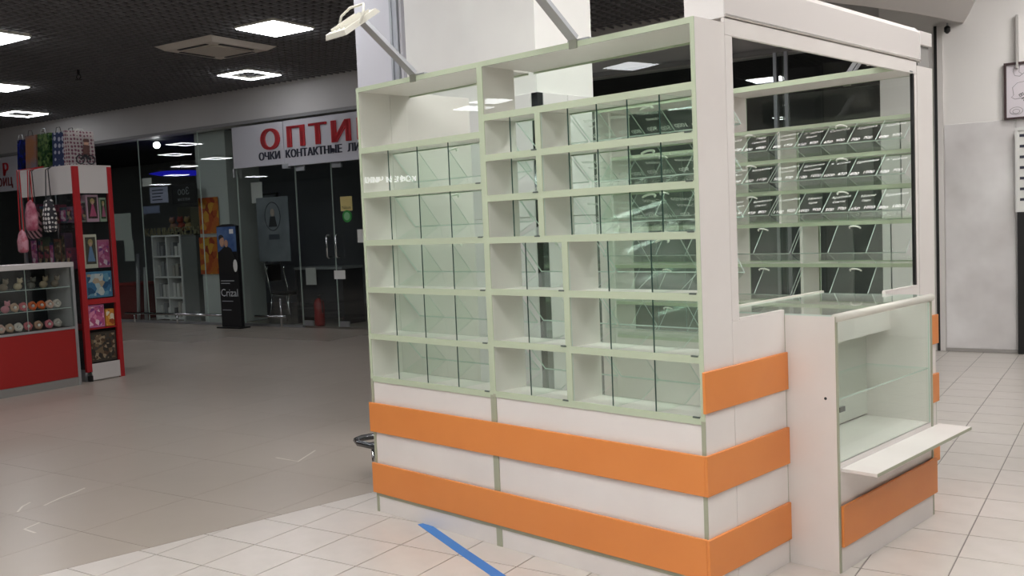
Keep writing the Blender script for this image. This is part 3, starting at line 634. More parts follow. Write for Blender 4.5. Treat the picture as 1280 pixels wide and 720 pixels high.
# gift bags on the showcase
def giftbag(label, u0, u1, v0, v1, z0, h, m, hm, axis='v', extra=None):
    org = ((u0+u1)/2, (v0+v1)/2, z0); t = thing('gift_bag', label, 'gift bag', org, 'b')
    q = MB(org); lo = q.vs([(u0, v0, z0), (u1, v0, z0), (u1, v1, z0), (u0, v1, z0)]); d = .02
    hi = q.vs([(u0+d*(axis == 'u'), v0+d*(axis == 'v'), z0+h), (u1-d*(axis == 'u'), v0+d*(axis == 'v'), z0+h), (u1-d*(axis == 'u'), v1-d*(axis == 'v'), z0+h), (u0+d*(axis == 'u'), v1-d*(axis == 'v'), z0+h)])
    q.bm.faces.new(lo)
    for i in range(4): q.bm.faces.new((lo[i], lo[(i+1) % 4], hi[(i+1) % 4], hi[i]))
    bmesh.ops.solidify(q.bm, geom=q.bm.faces[:], thickness=.003)
    q.build('bag_body', m, t)
    for s in (0, 1):
        q = MB(org)
        if axis == 'v':
            um, vv = (u0+u1)/2, (v0+.02 if s == 0 else v1-.02); q.tube([(um-.05, vv, z0+h-.01), (um-.03, vv, z0+h+.05), (um+.03, vv, z0+h+.05), (um+.05, vv, z0+h-.01)], .004, 6)
        else:
            vm2, uu = (v0+v1)/2, (u0+.02 if s == 0 else u1-.02); q.tube([(uu, vm2-.05, z0+h-.01), (uu, vm2-.03, z0+h+.02), (uu, vm2+.03, z0+h+.02), (uu, vm2+.05, z0+h-.01)], .004, 6)
        q.build('handle', hm, t)
    return t, org
foil = mat('foil_blue', '1b2f9c', .22, .6, noise=(16, '0d1648', .4, .6)); foilg = mat('foil_green', '2c5a2c', .25, .5, noise=(22, '86a060', .45, .62))
giftbag('shiny blue foil gift bag at the far end of the showcase top', -8.86, -8.72, 2.62, 2.8, 2.236, .34, foil, alu)
giftbag('brown and copper gift bag between the blue and green ones', -8.70, -8.5, 2.62, 2.8, 2.236, .37, mat('bag_brown', '9a6238', .45, noise=(5, '6f6a74', .4, .65)), darkgrey)
giftbag('shiny green foil gift bag on the toy showcase', -8.47, -8.25, 2.62, 2.8, 2.236, .37, foilg, alu)
giftbag('dark blue gift bag with white stars beside the printed one', -8.2, -7.97, 2.62, 2.8, 2.236, .36, stripes('bag_navy', 'b8bccc', '2c3a62', 14, True), darkgrey)
t, org = giftbag('white gift bag printed with a figure riding a motorbike', -7.96, -7.86, 2.6, 2.9, 2.236, .36, stripes('bag_print', '8a5a6a', 'd0c8c6', 26, True), paper, 'u')
rider = mat('rider_print', '5a3a34', .6); q = MB(org)
q.torus((0, 0, 0), .001, .0001, 3, 3); q.bm.free(); q = MB(org)
for vv in (2.72, 2.84):
    q.tube([(-7.857, vv+.045*math.cos(a), 2.3+.045*math.sin(a)) for a in [2*math.pi*i/12 for i in range(13)]], .006, 5)
q.bar((-7.857, 2.72, 2.3), (-7.857, 2.8, 2.36), .004, .02); q.bar((-7.857, 2.84, 2.3), (-7.857, 2.76, 2.35), .004, .025); q.build('motorbike_print', mat('bike_print', '26262c', .5), t)
q = MB(org); q.bar((-7.858, 2.79, 2.35), (-7.858, 2.8, 2.45), .006, .07); q.build('rider_jacket_print', rider, t)
q = MB(org); q.ball((-7.859, 2.8, 2.47), .004, .028, .032); q.build('rider_face_print', mat('face_print', 'c9a08a', .6), t)
q = MB(org); q.ball((-7.859, 2.8, 2.495), .005, .036, .022); q.build('rider_cap_print', rider, t)
# low display case
t = thing('low_showcase', 'low toy display case with red front and glass shelves of trinkets', 'showcase', (-8.1, 1.3, 0), 'b'); o = (-8.1, 1.3, 0); f = bt(t, o)
LU, LV0, LV1 = -7.66, -.6, 2.43
f('red_front', redp, LU-.02, LU-.003, LV0, LV1-.03, .085, .575, bev=.002); f('plinth', mat('plinth_grey', '8a8784', .5), LU-.03, LU-.006, LV0, LV1-.03, 0, .083)
f('corner_post', alu, LU-.03, LU, LV1-.03, LV1, 0, 1.2); f('rail', alu, LU-.02, LU, LV0, LV1-.03, .577, .6)
f('top_board', toywhite, LU-.5, LU+.004, LV0, LV1, 1.2, 1.25, bev=.002)
f('glass_pane', toyglass, LU-.014, LU-.008, LV0, 1.92, .6, 1.2, edge=gedge); f('glass_pane', toyglass, LU-.014, LU-.008, 1.925, LV1-.03, .6, 1.2, edge=gedge)
f('end_panel', toywhite, LU-.5, LU-.03, LV1-.02, LV1, 0, 1.2); f('back_panel', darkgrey, LU-.5, LU-.48, LV0, LV1-.02, 0, 1.2)
f('deck', mat('deck_dark', '3c3230', .6), LU-.48, LU-.03, LV0, LV1-.03, .56, .6)
for z in (.79, 1.0): f('glass_shelf', toyglass, LU-.44, LU-.03, LV0, LV1-.035, z, z+.006, edge=gedge)
cols = ['d98a94', 'e3b9a6', 'c9a488', 'e0d2c4', 'cf6a6e', 'b98a70', 'd8747e', 'c4b4a8', 'dd8a5c']
TONE = {'d98a94': 'rose', 'e3b9a6': 'peach', 'c9a488': 'tan', 'e0d2c4': 'cream', 'cf6a6e': 'red', 'b98a70': 'brown', 'd8747e': 'pink', 'c4b4a8': 'grey beige', 'dd8a5c': 'apricot'}
def trinket(kind, u, v, z, c, label, grp):
    mm = mat('trinket_'+c, c, .6); org = (u, v, z)
    t = thing(kind, label, 'trinket', org, 'b', grp)
    if kind == 'hair_scrunchie':
        q = MB(org); q.torus((u, v, z+.045), .03, .016, 14, 6, math.pi/2-.25, .18); q.build('ring', mm, t, smooth=True)
        q = MB(org); q.ball((u+.012, v, z+.045), .012, .016, .016, 8); q.build('bead', mat('bead_cream', 'e6ddd2', .4), t, smooth=True)
    else:
        q = MB(org); q.ball((u, v, z+.035), .035, .042, .036); q.build('body', mm, t, smooth=True)
        q = MB(org); q.ball((u+.01, v+.02, z+.085), .026, .028, .026, 8); q.build('head', mm, t, smooth=True)
        for s in (-1, 1): q = MB(org); q.ball((u+.01, v+.02+.02*s, z+.108), .008, .01, .012, 6); q.build('ear', mm, t, smooth=True)
k = 0
v = 1.62
while v < LV1-.1:
    trinket('hair_scrunchie', LU-.09-.05*random.random(), v, .6, cols[k % 9], TONE[cols[k % 9]] + ' ruffled hair scrunchie on the lowest deck of the red display case', 'scrunchies on the lowest deck'); k += 1; v += random.uniform(.085, .115)
v = 1.66
while v < LV1-.1:
    trinket('hair_scrunchie' if v > 2.02 or k % 3 else 'plush_figure', LU-.1, v, .796, cols[(k*2) % 9] if not 1.98 < v < 2.15 else 'e0662e', 'small ornament on the middle glass shelf of the red display case', 'ornaments on the middle shelf'); k += 1; v += random.uniform(.07, .1)
v = 1.66
while v < LV1-.1:
    trinket('plush_figure', LU-.12, v, 1.006, ['b8a284', '8c7c68', 'c9b796', '6e6a60'][k % 4], 'small pale figure on the top glass shelf of the red display case', 'figures on the top shelf'); k += 1; v += random.uniform(.1, .15)
# open rack behind the low case with plush toys
t = thing('toy_rack', 'dark open rack of plush toys behind the low display case', 'rack', (-9.3, 1.9, 0), 'b'); o = (-9.3, 1.9, 0); f = bt(t, o)
for v0 in (.2, 2.5): f('upright', alu, -9.5, -9.46, v0, v0+.04, 0, 2.0)
for z in (1.28, 1.55, 1.85): f('shelf', mat('rack_shelf', '6a625c', .6), -9.55, -9.2, .2, 2.54, z-.02, z)
k = 0
for z in (1.28, 1.55):
    v = 1.5
    while v < 2.5:
        org = (-9.33, v, z); c = ['c8a070', 'b5603a', 'd8c4a4', '8a5a40', 'c98a8e'][k % 5]; mm = mat('plush_'+c, c, .9, noise=(30, '8a6a50', .3, .9))
        tt = thing('plush_toy', {'c8a070': 'tan', 'b5603a': 'rusty orange', 'd8c4a4': 'cream', '8a5a40': 'brown', 'c98a8e': 'pink'}[c] + ' plush toy on the %s board of the open rack' % ('lower' if z < 1.4 else 'upper'), 'plush toy', org, 'b', 'plush toys on the open rack')
        q = MB(org); q.ball((-9.33, v, z+.07), .06, .065, .075); q.build('body', mm, tt, smooth=True)
        q = MB(org); q.ball((-9.3, v, z+.165), .05, .055, .05); q.build('head', mm, tt, smooth=True)
        for s in (-1, 1): q = MB(org); q.ball((-9.3, v+.045*s, z+.205), .014, .02, .02, 6); q.build('ear', mm, tt, smooth=True)
        k += 1; v += .16

# ================================================================== SHOP FRONT THINGS
rtext = mat('sign_red', 'c5202a', .4); dtext = mat('sign_navy', '2a2c3e', .5)
def TXT(u, v, z, tilt=0.): return Matrix.Translation((u, v, z)) @ Matrix.Rotation(math.pi/2, 4, 'X') @ Matrix.Rotation(tilt, 4, 'Z')
# optician sign
t = thing('shop_sign', 'white optician sign board with large red letters above the glass doors', 'sign', (-9.3, VW-.06, 2.5), 'b'); o = (-9.3, VW-.06, 2.5); f = bt(t, o)
sb = mat('sign_board_white', 'c4c4cc', .35)
f('board', sb, -10.63, -9.5, VW-.06, VW-.03, 2.5, 3.14); f('board', sb, -9.49, -7.2, VW-.06, VW-.03, 2.46, 3.14)
for ch, u in (('О', -9.77), ('П', -9.22), ('Т', -8.77), ('И', -8.31), ('К', -7.83), ('А', -7.42)):
    q = MB(o); q.text(ch, .43, TXT(u, VW-.07, 2.738) @ Matrix.Diagonal((1.34, 1, 1, 1)), .012); q.text(ch, .43, TXT(u+.02, VW-.07, 2.738) @ Matrix.Diagonal((1.34, 1, 1, 1)), .012); q.text(ch, .43, TXT(u-.02, VW-.07, 2.738) @ Matrix.Diagonal((1.34, 1, 1, 1)), .012); q.build('letter', rtext, t)
for wd, u in (('ОЧКИ', -9.81), ('КОНТАКТНЫЕ', -8.89), ('ЛИНЗЫ', -7.9)):
    q = MB(o); q.text(wd, .165, TXT(u, VW-.064, 2.585), .003); q.text(wd, .165, TXT(u+.008, VW-.064, 2.585), .003); q.text(wd, .165, TXT(u-.008, VW-.064, 2.585), .003); q.build('lettering', dtext, t)
f('bracket', alu, -9.55, -9.42, VW-.065, VW-.01, 2.43, 2.5); f('bracket', alu, -10.66, -10.63, VW-.06, VW-.02, 2.36, 2.5)
# left neighbouring sign
t = thing('shop_sign', 'white sign board with red script partly hidden behind the gift bags', 'sign', (-17.3, VW-.06, 2.5), 'b'); o = (-17.3, VW-.06, 2.5); f = bt(t, o)
f('board', sb, -18.6, -16.6, VW-.06, VW-.03, 2.5, 3.16); q = MB(o); q.text('Р', .34, TXT(-17.1, VW-.066, 2.8), .006); q.text('Р', .34, TXT(-17.12, VW-.066, 2.8), .006); q.build('letter', rtext, t)
q = MB(o); q.text('ариц', .3, TXT(-17.25, VW-.066, 2.6) @ Matrix.Shear('XZ', 4, (.25, 0)) if False else TXT(-17.25, VW-.066, 2.6), .006); q.build('lettering', mat('sign_dark_red', '6e2024', .5), t)
# stickers and papers on the doors
def sheet(name, label, cat, u0, u1, z0, z1, m, v=VW+.012, lines=0, group=None):
    org = ((u0+u1)/2, v, z0); t = thing(name, label, cat, org, 'b', group); f = bt(t, org); f('sheet', m, u0, u1, v-.003, v, z0, z1)
    for k in range(lines):
        z = z1-(k+1)*(z1-z0)/(lines+1); f('text_line', dtext, u0+.12*(u1-u0), u0+(.5+.35*random.random())*(u1-u0), v-.0045, v-.0032, z-.008, z+.008)
    return t, org, f
t, org, f = sheet('notice', 'yellow notice on the optician glass door above the handles', 'notice', -8.47, -8.24, 1.74, 1.95, mat('notice_yellow', 'c9b878', .6))
q = MB(org); q.text('Nikon', .07, TXT(-8.355, VW+.0085, 1.765)); q.build('lettering', black, t)
org = (-8.35, VW+.01, 1.57); q = MB(org); q.lathe([(.09, VW+.006), (.09, VW+.012)], (-8.35, 0, 1.66), 18, 1); st = q.build('door_sticker', mat('sticker_green', '2f8a3c', .5), frame='b'); tag(st, 'round green sticker on the optician glass door', 'sticker')
q = MB(org); q.lathe([(.06, VW+.0045), (.06, VW+.0058)], (-8.35, 0, 1.66), 18, 1); q.build('sticker_centre', mat('sticker_pale', '7fb886', .5), st)
sheet('notice', 'white paper label on the glass door below the pull handles', 'notice', -8.67, -8.45, .74, .87, paper)
sheet('notice', 'white paper sheet on the glass beside the optician door', 'notice', -8.17, -8.0, 1.27, 1.46, paper)
t, org, f = sheet('window_poster', 'silver poster with an oval portrait hanging in the optician window', 'poster', -10.3, -9.6, 1.02, 2.02, mat('poster_silver', '868c92', .35, noise=(3, '6c7278', .3, .7)), VW+.06)
q = MB(org); q.tube([(-9.95+.17*math.cos(a), VW+.055, 1.72+.22*math.sin(a)) for a in [2*math.pi*i/20 for i in range(21)]], .006, 5); q.build('oval_frame', darkgrey, t)
q = MB(org); q.ball((-9.95, VW+.055, 1.78), .05, .004, .065); q.build('portrait_face', mat('portrait_skin', 'a89a90', .6), t, smooth=True)
q = MB(org); q.prism([(-10.04, 1.56), (-9.86, 1.56), (-9.9, 1.72), (-10.0, 1.72)], 1, VW+.05, VW+.056); q.build('portrait_dress', darkgrey, t)
f('caption_plate', mat('caption_grey', '4e545c', .4), -10.05, -9.82, VW+.052, VW+.057, 1.36, 1.44)
# optician furniture behind the glass
t = thing('bent_tube_chair', 'chrome tube chair behind the optician glass', 'chair', (-10.15, 7.75, 0), 'b'); o = (-10.15, 7.75, 0)
for dv in (0, .38):
    q = MB(o); q.tube([(-10.0, 7.6+dv, .0), (-10.08, 7.6+dv, .45), (-10.42, 7.6+dv, .47), (-10.52, 7.6+dv, .85), (-10.48, 7.6+dv, .92)], .013); q.build('side_tube', chrome, t, smooth=True)
    q = MB(o); q.tube([(-10.5, 7.6+dv, 0), (-10.4, 7.6+dv, .46)], .013); q.build('leg', chrome, t, smooth=True)
q = MB(o); q.tube([(-10.52, 7.6, .85), (-10.56, 7.62, .98), (-10.56, 7.79, 1.05), (-10.56, 7.96, .98), (-10.52, 7.98, .85)], .013); q.build('back_bow', chrome, t, smooth=True)
bt(t, o)('seat', black, -10.46, -10.02, 7.6, 7.98, .46, .5, bev=.01); bt(t, o)('backrest', black, -10.57, -10.53, 7.64, 7.94, .68, .95, bev=.008)
t = thing('display_desk', 'pale desk with a hanging paper behind the optician glass', 'desk', (-9.5, 7.9, 0), 'b'); o = (-9.5, 7.9, 0); f = bt(t, o); dm = mat('desk_grey', '8e9294', .5)
f('desk_top', dm, -10.0, -8.95, 7.7, 8.2, .86, .9, bev=.003); f('side_panel', darkgrey, -9.98, -9.94, 7.72, 8.18, 0, .86); f('side_panel', darkgrey, -9.0, -8.96, 7.72, 8.18, 0, .86)
f('front_panel', mat('desk_dark', '303236', .6), -9.94, -9.0, 7.74, 7.76, .1, .86); f('paper_sheet', paper, -9.72, -9.5, 7.69, 7.698, .62, .89)
t = thing('fire_extinguisher', 'dark red fire extinguisher standing behind the optician glass', 'fire extinguisher', (-9.28, 7.5, 0), 'b'); o = (-9.28, 7.5, 0)
q = MB(o); q.lathe([(.075, 0), (.08, .03), (.08, .34), (.06, .4), (.025, .43)], (-9.28, 7.5, 0)); q.build('cylinder', mat('extinguisher_red', '8e1a1c', .35), t, smooth=True)
q = MB(o); q.lathe([(.025, .43), (.025, .47)], (-9.28, 7.5, 0)); q.bar((-9.3, 7.5, .48), (-9.18, 7.5, .5), .02, .015); q.build('valve', black, t)
q = MB(o); q.tube([(-9.26, 7.5, .45), (-9.2, 7.48, .4), (-9.19, 7.48, .2)], .01); q.build('hose', black, t)
t = thing('framed_board', 'dark framed picture on the wall behind the optician glass', 'picture', (-10.75, 8.0, 1.5), 'b'); o = (-10.75, 8.0, 1.5); f = bt(t, o)
f('picture', mat('board_grey', '5a5f63', .5, noise=(5, '3c4146', .4, .6)), -11.02, -10.62, 8.0, 8.02, 1.52, 2.1)
for a in ((-11.05, -11.02, 1.5, 2.13), (-10.62, -10.59, 1.5, 2.13)): f('frame_bar', black, a[0], a[1], 7.98, 8.03, a[2], a[3])
for a in (1.5, 2.1): f('frame_bar', black, -11.02, -10.62, 7.98, 8.03, a, a+.03)
sheet('notice', 'white paper with a dark mark above the framed picture', 'notice', -10.55, -10.3, 1.95, 2.28, paper, VW+.2)
# black advertising stand
t = thing('advertising_stand', 'black advertising stand with a man on blue, before the shop glass', 'stand', (-10.6, 6.95, 0), 'b'); o = (-10.6, 6.95, 0); f = bt(t, o)
ap = mat('stand_black', '16171a', .35)
q = MB(o); q.prism([(-10.82, 0), (-10.37, 0), (-10.37, 1.6), (-10.5, 1.63), (-10.68, 1.63), (-10.82, 1.6)], 1, 6.9, 6.96); q.build('panel', ap, t)
f('foot', black, -10.86, -10.33, 6.82, 7.04, 0, .02)
f('blue_print', mat('stand_blue', '2c4c80', .5, noise=(4, '5d7aa4', .4, .7)), -10.81, -10.38, 6.895, 6.8995, 1.2, 1.59); f('logo_patch', paper, -10.52, -10.43, 6.892, 6.8945, 1.48, 1.55)
q = MB(o); q.prism([(-10.8, .9), (-10.45, .85), (-10.42, 1.1), (-10.5, 1.25), (-10.62, 1.3), (-10.78, 1.2)], 1, 6.89, 6.8945); q.build('jacket_print', black, t)
q = MB(o); q.ball((-10.7, 6.892, 1.36), .06, .004, .085); q.build('face_print', mat('print_skin', 'b88f76', .6), t, smooth=True)
q = MB(o); q.ball((-10.72, 6.893, 1.42), .065, .004, .05); q.build('hair_print', mat('print_hair', '2a2220', .6), t, smooth=True)
q = MB(o); q.ball((-10.6, 6.888, 1.33), .045, .004, .06); q.build('hand_print', MATS['print_skin'], t, smooth=True)
q = MB(o); q.ball((-10.42, 6.888, .98), .05, .003, .1); q.build('cup_print', paper, t, smooth=True)
q = MB(o); q.text('Crizal', .17, TXT(-10.6, 6.896, .5)); q.build('lettering', mat('stand_text', 'c8ccd0', .5), t)
for z, wd in ((.74, .3), (.7, .2), (.42, .25), (.28, .2)): f('text_line', MATS['stand_text'], -10.78, -10.78+wd, 6.896, 6.8985, z, z+.008)
# barrier rail in front of the glass
t = thing('barrier_rail', 'low chrome barrier rail on short posts in front of the shop glass', 'rail', (-12.3, 7.1, 0), 'b'); o = (-12.3, 7.1, 0)
q = MB(o); q.tube([(-13.6, 7.12, .17), (-10.9, 7.12, .17)], .02); q.build('rail', chrome, t, smooth=True)
for u in (-13.35, -12.2, -10.98): q = MB(o); q.tube([(u, 7.12, 0), (u, 7.12, .16)], .015); q.build('post', chrome, t, smooth=True)
t = thing('barrier_rail', 'low chrome barrier rail in front of the optician window', 'rail', (-9.9, 7.12, 0), 'b'); o = (-9.9, 7.12, 0)
q = MB(o); q.tube([(-10.3, 7.12, .17), (-9.62, 7.12, .17)], .02); q.build('rail', chrome, t, smooth=True)
for u in (-9.72,): q = MB(o); q.tube([(u, 7.12, 0), (u, 7.12, .45)], .015); q.build('post', chrome, t, smooth=True)
# cubby rack with books behind the glass
t = thing('cubby_rack', 'white cubby rack of books with cut letters on top behind the glass', 'rack', (-12.9, 7.7, 0), 'b'); o = (-12.9, 7.7, 0); f = bt(t, o); rk = mat('rack_white', 'dcdedc', .5)
for u in (-13.4, -13.02, -12.64): f('upright', rk, u, u+.03, 7.6, 7.9, 0, 1.5)
for k in range(5): f('shelf', rk, -13.4, -12.61, 7.6, 7.9, .02+k*.365, .05+k*.365)
f('side_cabinet', mat('rack_grey', '6c706e', .6), -12.61, -12.22, 7.62, 7.9, 0, 1.48)
q = MB(o); q.text('КАНЦМАРКЕТЫ', .19, TXT(-12.85, 7.62, 1.5), .01); q.build('cut_letters', mat('letters_olive', '8e8a6c', .6), t)
k = 0
for r in range(4):
    for u0 in (-13.36, -12.98):
        for j in range(3):
            u = u0+.02+j*.1; h = random.uniform(.16, .27); z = .05+r*.365; c = ['c8c8c4', '8e9092', '4a4c50', 'a8a49c'][random.randrange(4)]
            org = (u+.03, 7.7, z); tt = thing('book', '%s book in the %s row of the white cubby rack' % ({'c8c8c4': 'white', '8e9092': 'grey', '4a4c50': 'black', 'a8a49c': 'beige'}[c], ('bottom', 'second lowest', 'second highest', 'top')[r]), 'book', org, 'b', 'books in the cubby rack'); g = bt(tt, org)
            g('cover', mat('cover_'+c, c, .6), u, u+.07, 7.66, 7.84, z, z+h); g('pages', paper, u+.008, u+.062, 7.658, 7.838, z+h, z+h+.002); k += 1
# orange posters, papers, signs in the stationery window
patches('poster_orange', 9, ['c8742a', 'b8542a', 'd8a03c', 'c86a30', '9a3a22'])
sheet('orange_poster', 'orange product poster on the grey column behind the glass', 'poster', -11.92, -11.43, 1.5, 2.1, MATS['poster_orange'], 7.48)
t, org, f = sheet('orange_poster', 'orange poster with rows of pictures below the first one', 'poster', -11.95, -11.5, .82, 1.44, MATS['poster_orange'], 7.47)
f('price_tag', mat('tag_yellow', 'c9a23a', .6), -11.85, -11.7, 7.464, 7.4665, 1.3, 1.42)
sheet('paper_banner', 'tall white paper sheet taped inside the glass by the red showcase', 'paper sheet', -14.05, -13.45, 1.45, 1.92, mat('paper_grey', 'b0b6b0', .7), VW+.03)
sheet('paper_banner', 'narrow white paper strip hanging below the tall sheet', 'paper sheet', -13.68, -13.42, 1.08, 1.45, MATS['paper_grey'], VW+.03)
sheet('notice', 'small pale notice with text beside the dark shop name board', 'notice', -12.9, -12.42, 2.06, 2.33, mat('notice_lilac', 'a8acc4', .6), VW+.05, 4)
sheet('notice', 'small white card below the blue neon oval', 'notice', -13.1, -12.85, 2.36, 2.5, paper, VW+.06)
sheet('notice', 'pale blue card above the olive door', 'notice', -13.45, -13.0, 1.9, 2.03, mat('notice_blue', '7f88a4', .6), VW+.3)
t, org, f = sheet('shop_name_board', 'dark board with mirrored white shop lettering behind the glass', 'sign', -12.38, -11.75, 2.02, 2.34, black, VW+.1)
q = MB(org); q.text('Зоо', .17, TXT(-12.08, VW+.094, 2.17) @ Matrix.Diagonal((-1, 1, 1, 1))); q.build('lettering', mat('pale_letter', '8e9296', .6), t)
q = MB(org); q.text('магазин', .08, TXT(-12.08, VW+.094, 2.07) @ Matrix.Diagonal((-1, 1, 1, 1))); q.build('lettering', MATS['pale_letter'], t)
t = thing('neon_oval', 'blue glowing oval light behind the shop glass', 'neon light', (-13.4, 8.1, 2.6), 'b'); o = (-13.4, 8.1, 2.6)
q = MB(o); q.lathe([(.4, 2.67), (.55, 2.64), (.4, 2.61)], (-13.5, 8.4, 0), 24); q.build('tube', lampmat('neon_blue', .35, '2a2ae0'), t, smooth=True)
q = MB(o); q.tube([(-13.5, 8.4, 2.66), (-13.5, 8.4, ZB-.005)], .008); q.build('wire', black, t)
t = thing('pendant_bulb', 'bright round bulb hanging behind the top of the shop glass', 'lamp', (-12.9, 7.6, 3.05), 'b'); o = (-12.9, 7.6, 3.05)
q = MB(o); q.ball((-13.1, 7.62, 3.09), .06); q.build('bulb', lampmat('bulb_white', 9), t, smooth=True); q = MB(o); q.tube([(-13.1, 7.62, 3.14), (-13.1, 7.62, ZB-.005)], .02); q.build('socket', darkgrey, t)
# things deeper in the stationery shop
t = thing('olive_cabinet', 'olive cabinet door standing in the dark stationery shop', 'cabinet', (-13.3, 8.8, 0), 'b'); o = (-13.3, 8.8, 0); f = bt(t, o); ol = mat('olive', '56563e', .6)
f('body', ol, -14.3, -13.5, 8.9, 9.2, 0, 2.05); f('door', ol, -14.28, -13.52, 8.88, 8.9, .05, 2.03, bev=.003)
t = thing('cardboard_box', 'olive box on a dark shelf above the cut letters', 'box', (-13.2, 8.5, 1.55), 'b'); o = (-13.2, 8.5, 1.55); f = bt(t, o)
f('body', mat('box_olive', '6e6c4e', .6), -13.3, -12.75, 8.4, 8.7, 1.58, 2.0, bev=.004); f('tag', paper, -12.9, -12.84, 8.394, 8.399, 1.88, 1.96)
t = thing('back_shelf', 'dark shelf carrying a box and toys in the stationery shop', 'shelf', (-13.2, 8.5, 0), 'b'); o = (-13.2, 8.5, 0); f = bt(t, o)
f('board', darkgrey, -14.1, -12.7, 8.35, 8.75, 1.55, 1.58); f('upright', darkgrey, -14.1, -14.06, 8.35, 8.75, 0, 1.55); f('upright', darkgrey, -12.74, -12.7, 8.35, 8.75, 0, 1.55)
for k, (u, c) in enumerate(((-13.85, 'b08a6a'), (-13.62, 'a8503a'), (-13.42, 'b09a60'))):
    org = (u, 8.45, 1.58); tt = thing('stuffed_toy', 'small stuffed toy on the dark shelf in the stationery shop', 'plush toy', org, 'b', 'toys on the dark shelf'); mm = mat('stuffed_'+c, c, .8)
    q = MB(org); q.ball((u, 8.45, 1.66), .08, .07, .08); q.build('body', mm, tt, smooth=True); q = MB(org); q.ball((u, 8.42, 1.78), .06); q.build('head', mm, tt, smooth=True)
    for s in (-1, 1): q = MB(org); q.ball((u+.05*s, 8.42, 1.83), .02, .015, .02, 6); q.build('ear', mm, tt, smooth=True)
t = thing('red_bin', 'dark red storage bin on the floor inside the stationery shop', 'bin', (-14.1, 7.8, 0), 'b'); o = (-14.1, 7.8, 0); f = bt(t, o)
f('body', mat('bin_red', '6e1e1e', .6), -14.6, -13.95, 7.6, 8.2, 0, .62, bev=.01); f('rim', mat('bin_rim', '8a2a28', .5), -14.62, -13.93, 7.58, 8.22, .62, .66)
for k, (a, b, h) in enumerate(((-13.62, -13.5, 1.2), (-13.52, -13.42, .95), (-13.85, -13.72, .9))):
    q = MB((a, 7.5, 0)); q.tube([(a+.05, 7.36+.08*k, 0.02), (b-.1, 7.44+.08*k, h)], .03, 10); pp = q.build('paper_roll', mat('roll_white', 'a6a8a8', .6), frame='b', smooth=True)
    tag(pp, 'rolled white paper leaning beside the cubby rack behind the glass', 'paper roll', 'paper rolls by the cubby rack')

# ================================================================== RIGHT SIDE THINGS
t = thing('framed_print', 'dark framed print with sketched food and curved lettering on the white wall', 'picture', (.6, 7.0, 2.23), 'b'); o = (.6, 7.0, 2.23); f = bt(t, o); fm = mat('frame_brown', '3a2426', .3)
f('print', mat('print_white', 'ddd6dc', .4), .29, 1.0, 7.03, 7.045, 2.25, 2.74)
f('frame_bar', fm, .268, .29, 7.01, 7.046, 2.232, 2.762); f('frame_bar', fm, 1.0, 1.022, 7.01, 7.046, 2.232, 2.762); f('frame_bar', fm, .29, 1.0, 7.01, 7.046, 2.74, 2.762); f('frame_bar', fm, .29, 1.0, 7.01, 7.046, 2.232, 2.25)
ink = mat('ink_grey', '8a8486', .6)
def sketch(pts): q = MB(o); q.tube([(a, 7.029, b) for a, b in pts], .0025, 4); q.build('sketch_line', ink, t)
sketch([(.36, 2.74), (.345, 2.68), (.36, 2.64), (.4, 2.63), (.44, 2.66), (.46, 2.72)]); sketch([(.4, 2.72), (.395, 2.67), (.42, 2.65)])
sketch([(.45, 2.58), (.38, 2.57), (.34, 2.53), (.35, 2.46), (.33, 2.44), (.36, 2.42), (.45, 2.43)])
sketch([(.37+.055*math.cos(a), 2.31+.035*math.sin(a)) for a in [i*math.pi/8 for i in range(17)]]); sketch([(.37+.03*math.cos(a), 2.305+.02*math.sin(a)) for a in [i*math.pi/6 for i in range(13)]])
q = MB(o); q.lathe([(.1, 7.026), (.1, 7.0295)], (.55, 0, 2.52), 24, 1); q.build('orange_disc', mat('disc_orange', 'd99a52', .5), t)
for k, ch in enumerate('ВКУС'): 
    a = math.radians(205+k*17); q = MB(o); q.text(ch, .055, TXT(.55+.17*math.cos(a), 7.027, 2.52+.17*math.sin(a), a+math.pi/2), .0); q.build('letter', black, t)
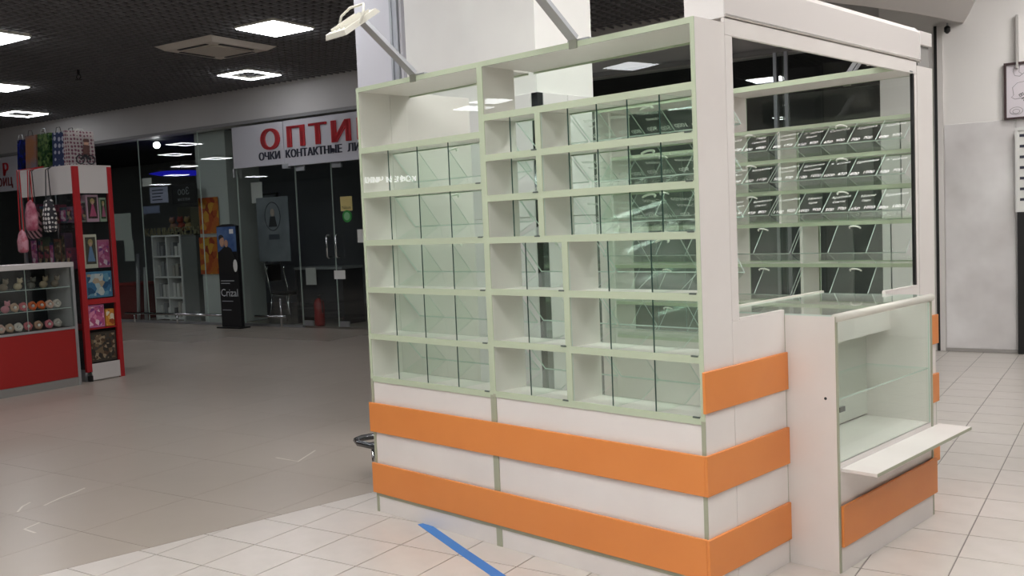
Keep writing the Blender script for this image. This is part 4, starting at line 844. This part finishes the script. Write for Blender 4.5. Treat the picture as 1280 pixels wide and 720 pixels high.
t = thing('menu_board', 'white framed menu board on a black stand beside the glossy wall panel', 'menu board', (.62, 6.98, 0), 'b'); o = (.62, 6.98, 0); f = bt(t, o)
f('board', paper, .385, .9, 6.99, 7.005, 1.38, 2.12); f('frame_bar', mat('menu_frame', 'd9d9d6', .3), .362, .385, 6.98, 7.01, 1.355, 2.15); f('frame_bar', MATS['menu_frame'], .385, .9, 6.98, 7.01, 2.12, 2.15); f('frame_bar', MATS['menu_frame'], .385, .9, 6.98, 7.01, 1.355, 1.38)
f('stand_panel', black, .375, .9, 6.99, 7.02, .0, 1.355)
for k in range(7): f('menu_line', dtext, .40, .86, 6.986, 6.9895, 2.06-k*.1, 2.085-k*.1)
t = thing('ceiling_hook', 'small black hook dangling from the white soffit by the wall', 'hook', (-.21, 6.95, 3.13), 'b'); o = (-.21, 6.95, 3.13)
q = MB(o); q.tube([(-.21, 6.95, 3.2), (-.21, 6.95, 3.17)], .008); q.build('stem', alu, t); q = MB(o); q.lathe([(.01, 3.175), (.028, 3.16), (.028, 3.12), (.01, 3.1)], (-.21, 6.95, 0), 10); q.build('weight', black, t, smooth=True)
# lit lettering on a hanging board across the hall; it shows as a reflection in the glass bins
o = (-7.74, -4.7, 2.0); t = thing('hanging_sign', 'lit white coffee lettering on a dark board hung across the hall', 'sign', o)
X_, N_ = Vector((-.62, .785, 0)).normalized(), Vector((.785, .62, 0)).normalized()
q = MB(o); c0 = Vector(o) + Vector((0, 0, .13)); q.bar(c0 - X_*.42 - N_*.03, c0 + X_*.42 - N_*.03, .03, .4); q.build('board', darkgrey, t)
q = MB(o)
for dx in (-.004, 0, .004): q.text('КОФЕ И ЧИКЕН', .1, frameM(Vector(o) + Vector((0, 0, .04)) + X_*dx, X_, (0, 0, 1)))
q.build('lettering', lampmat('sign_letters_lit', 11), t)
for k in (-.3, .3):
    p0 = c0 + X_*k - N_*.03; q = MB(o); q.tube([p0 + Vector((0, 0, .19)), (p0.x, p0.y, 3.84)], .008, 6); q.build('hanger_rod', alu, t)
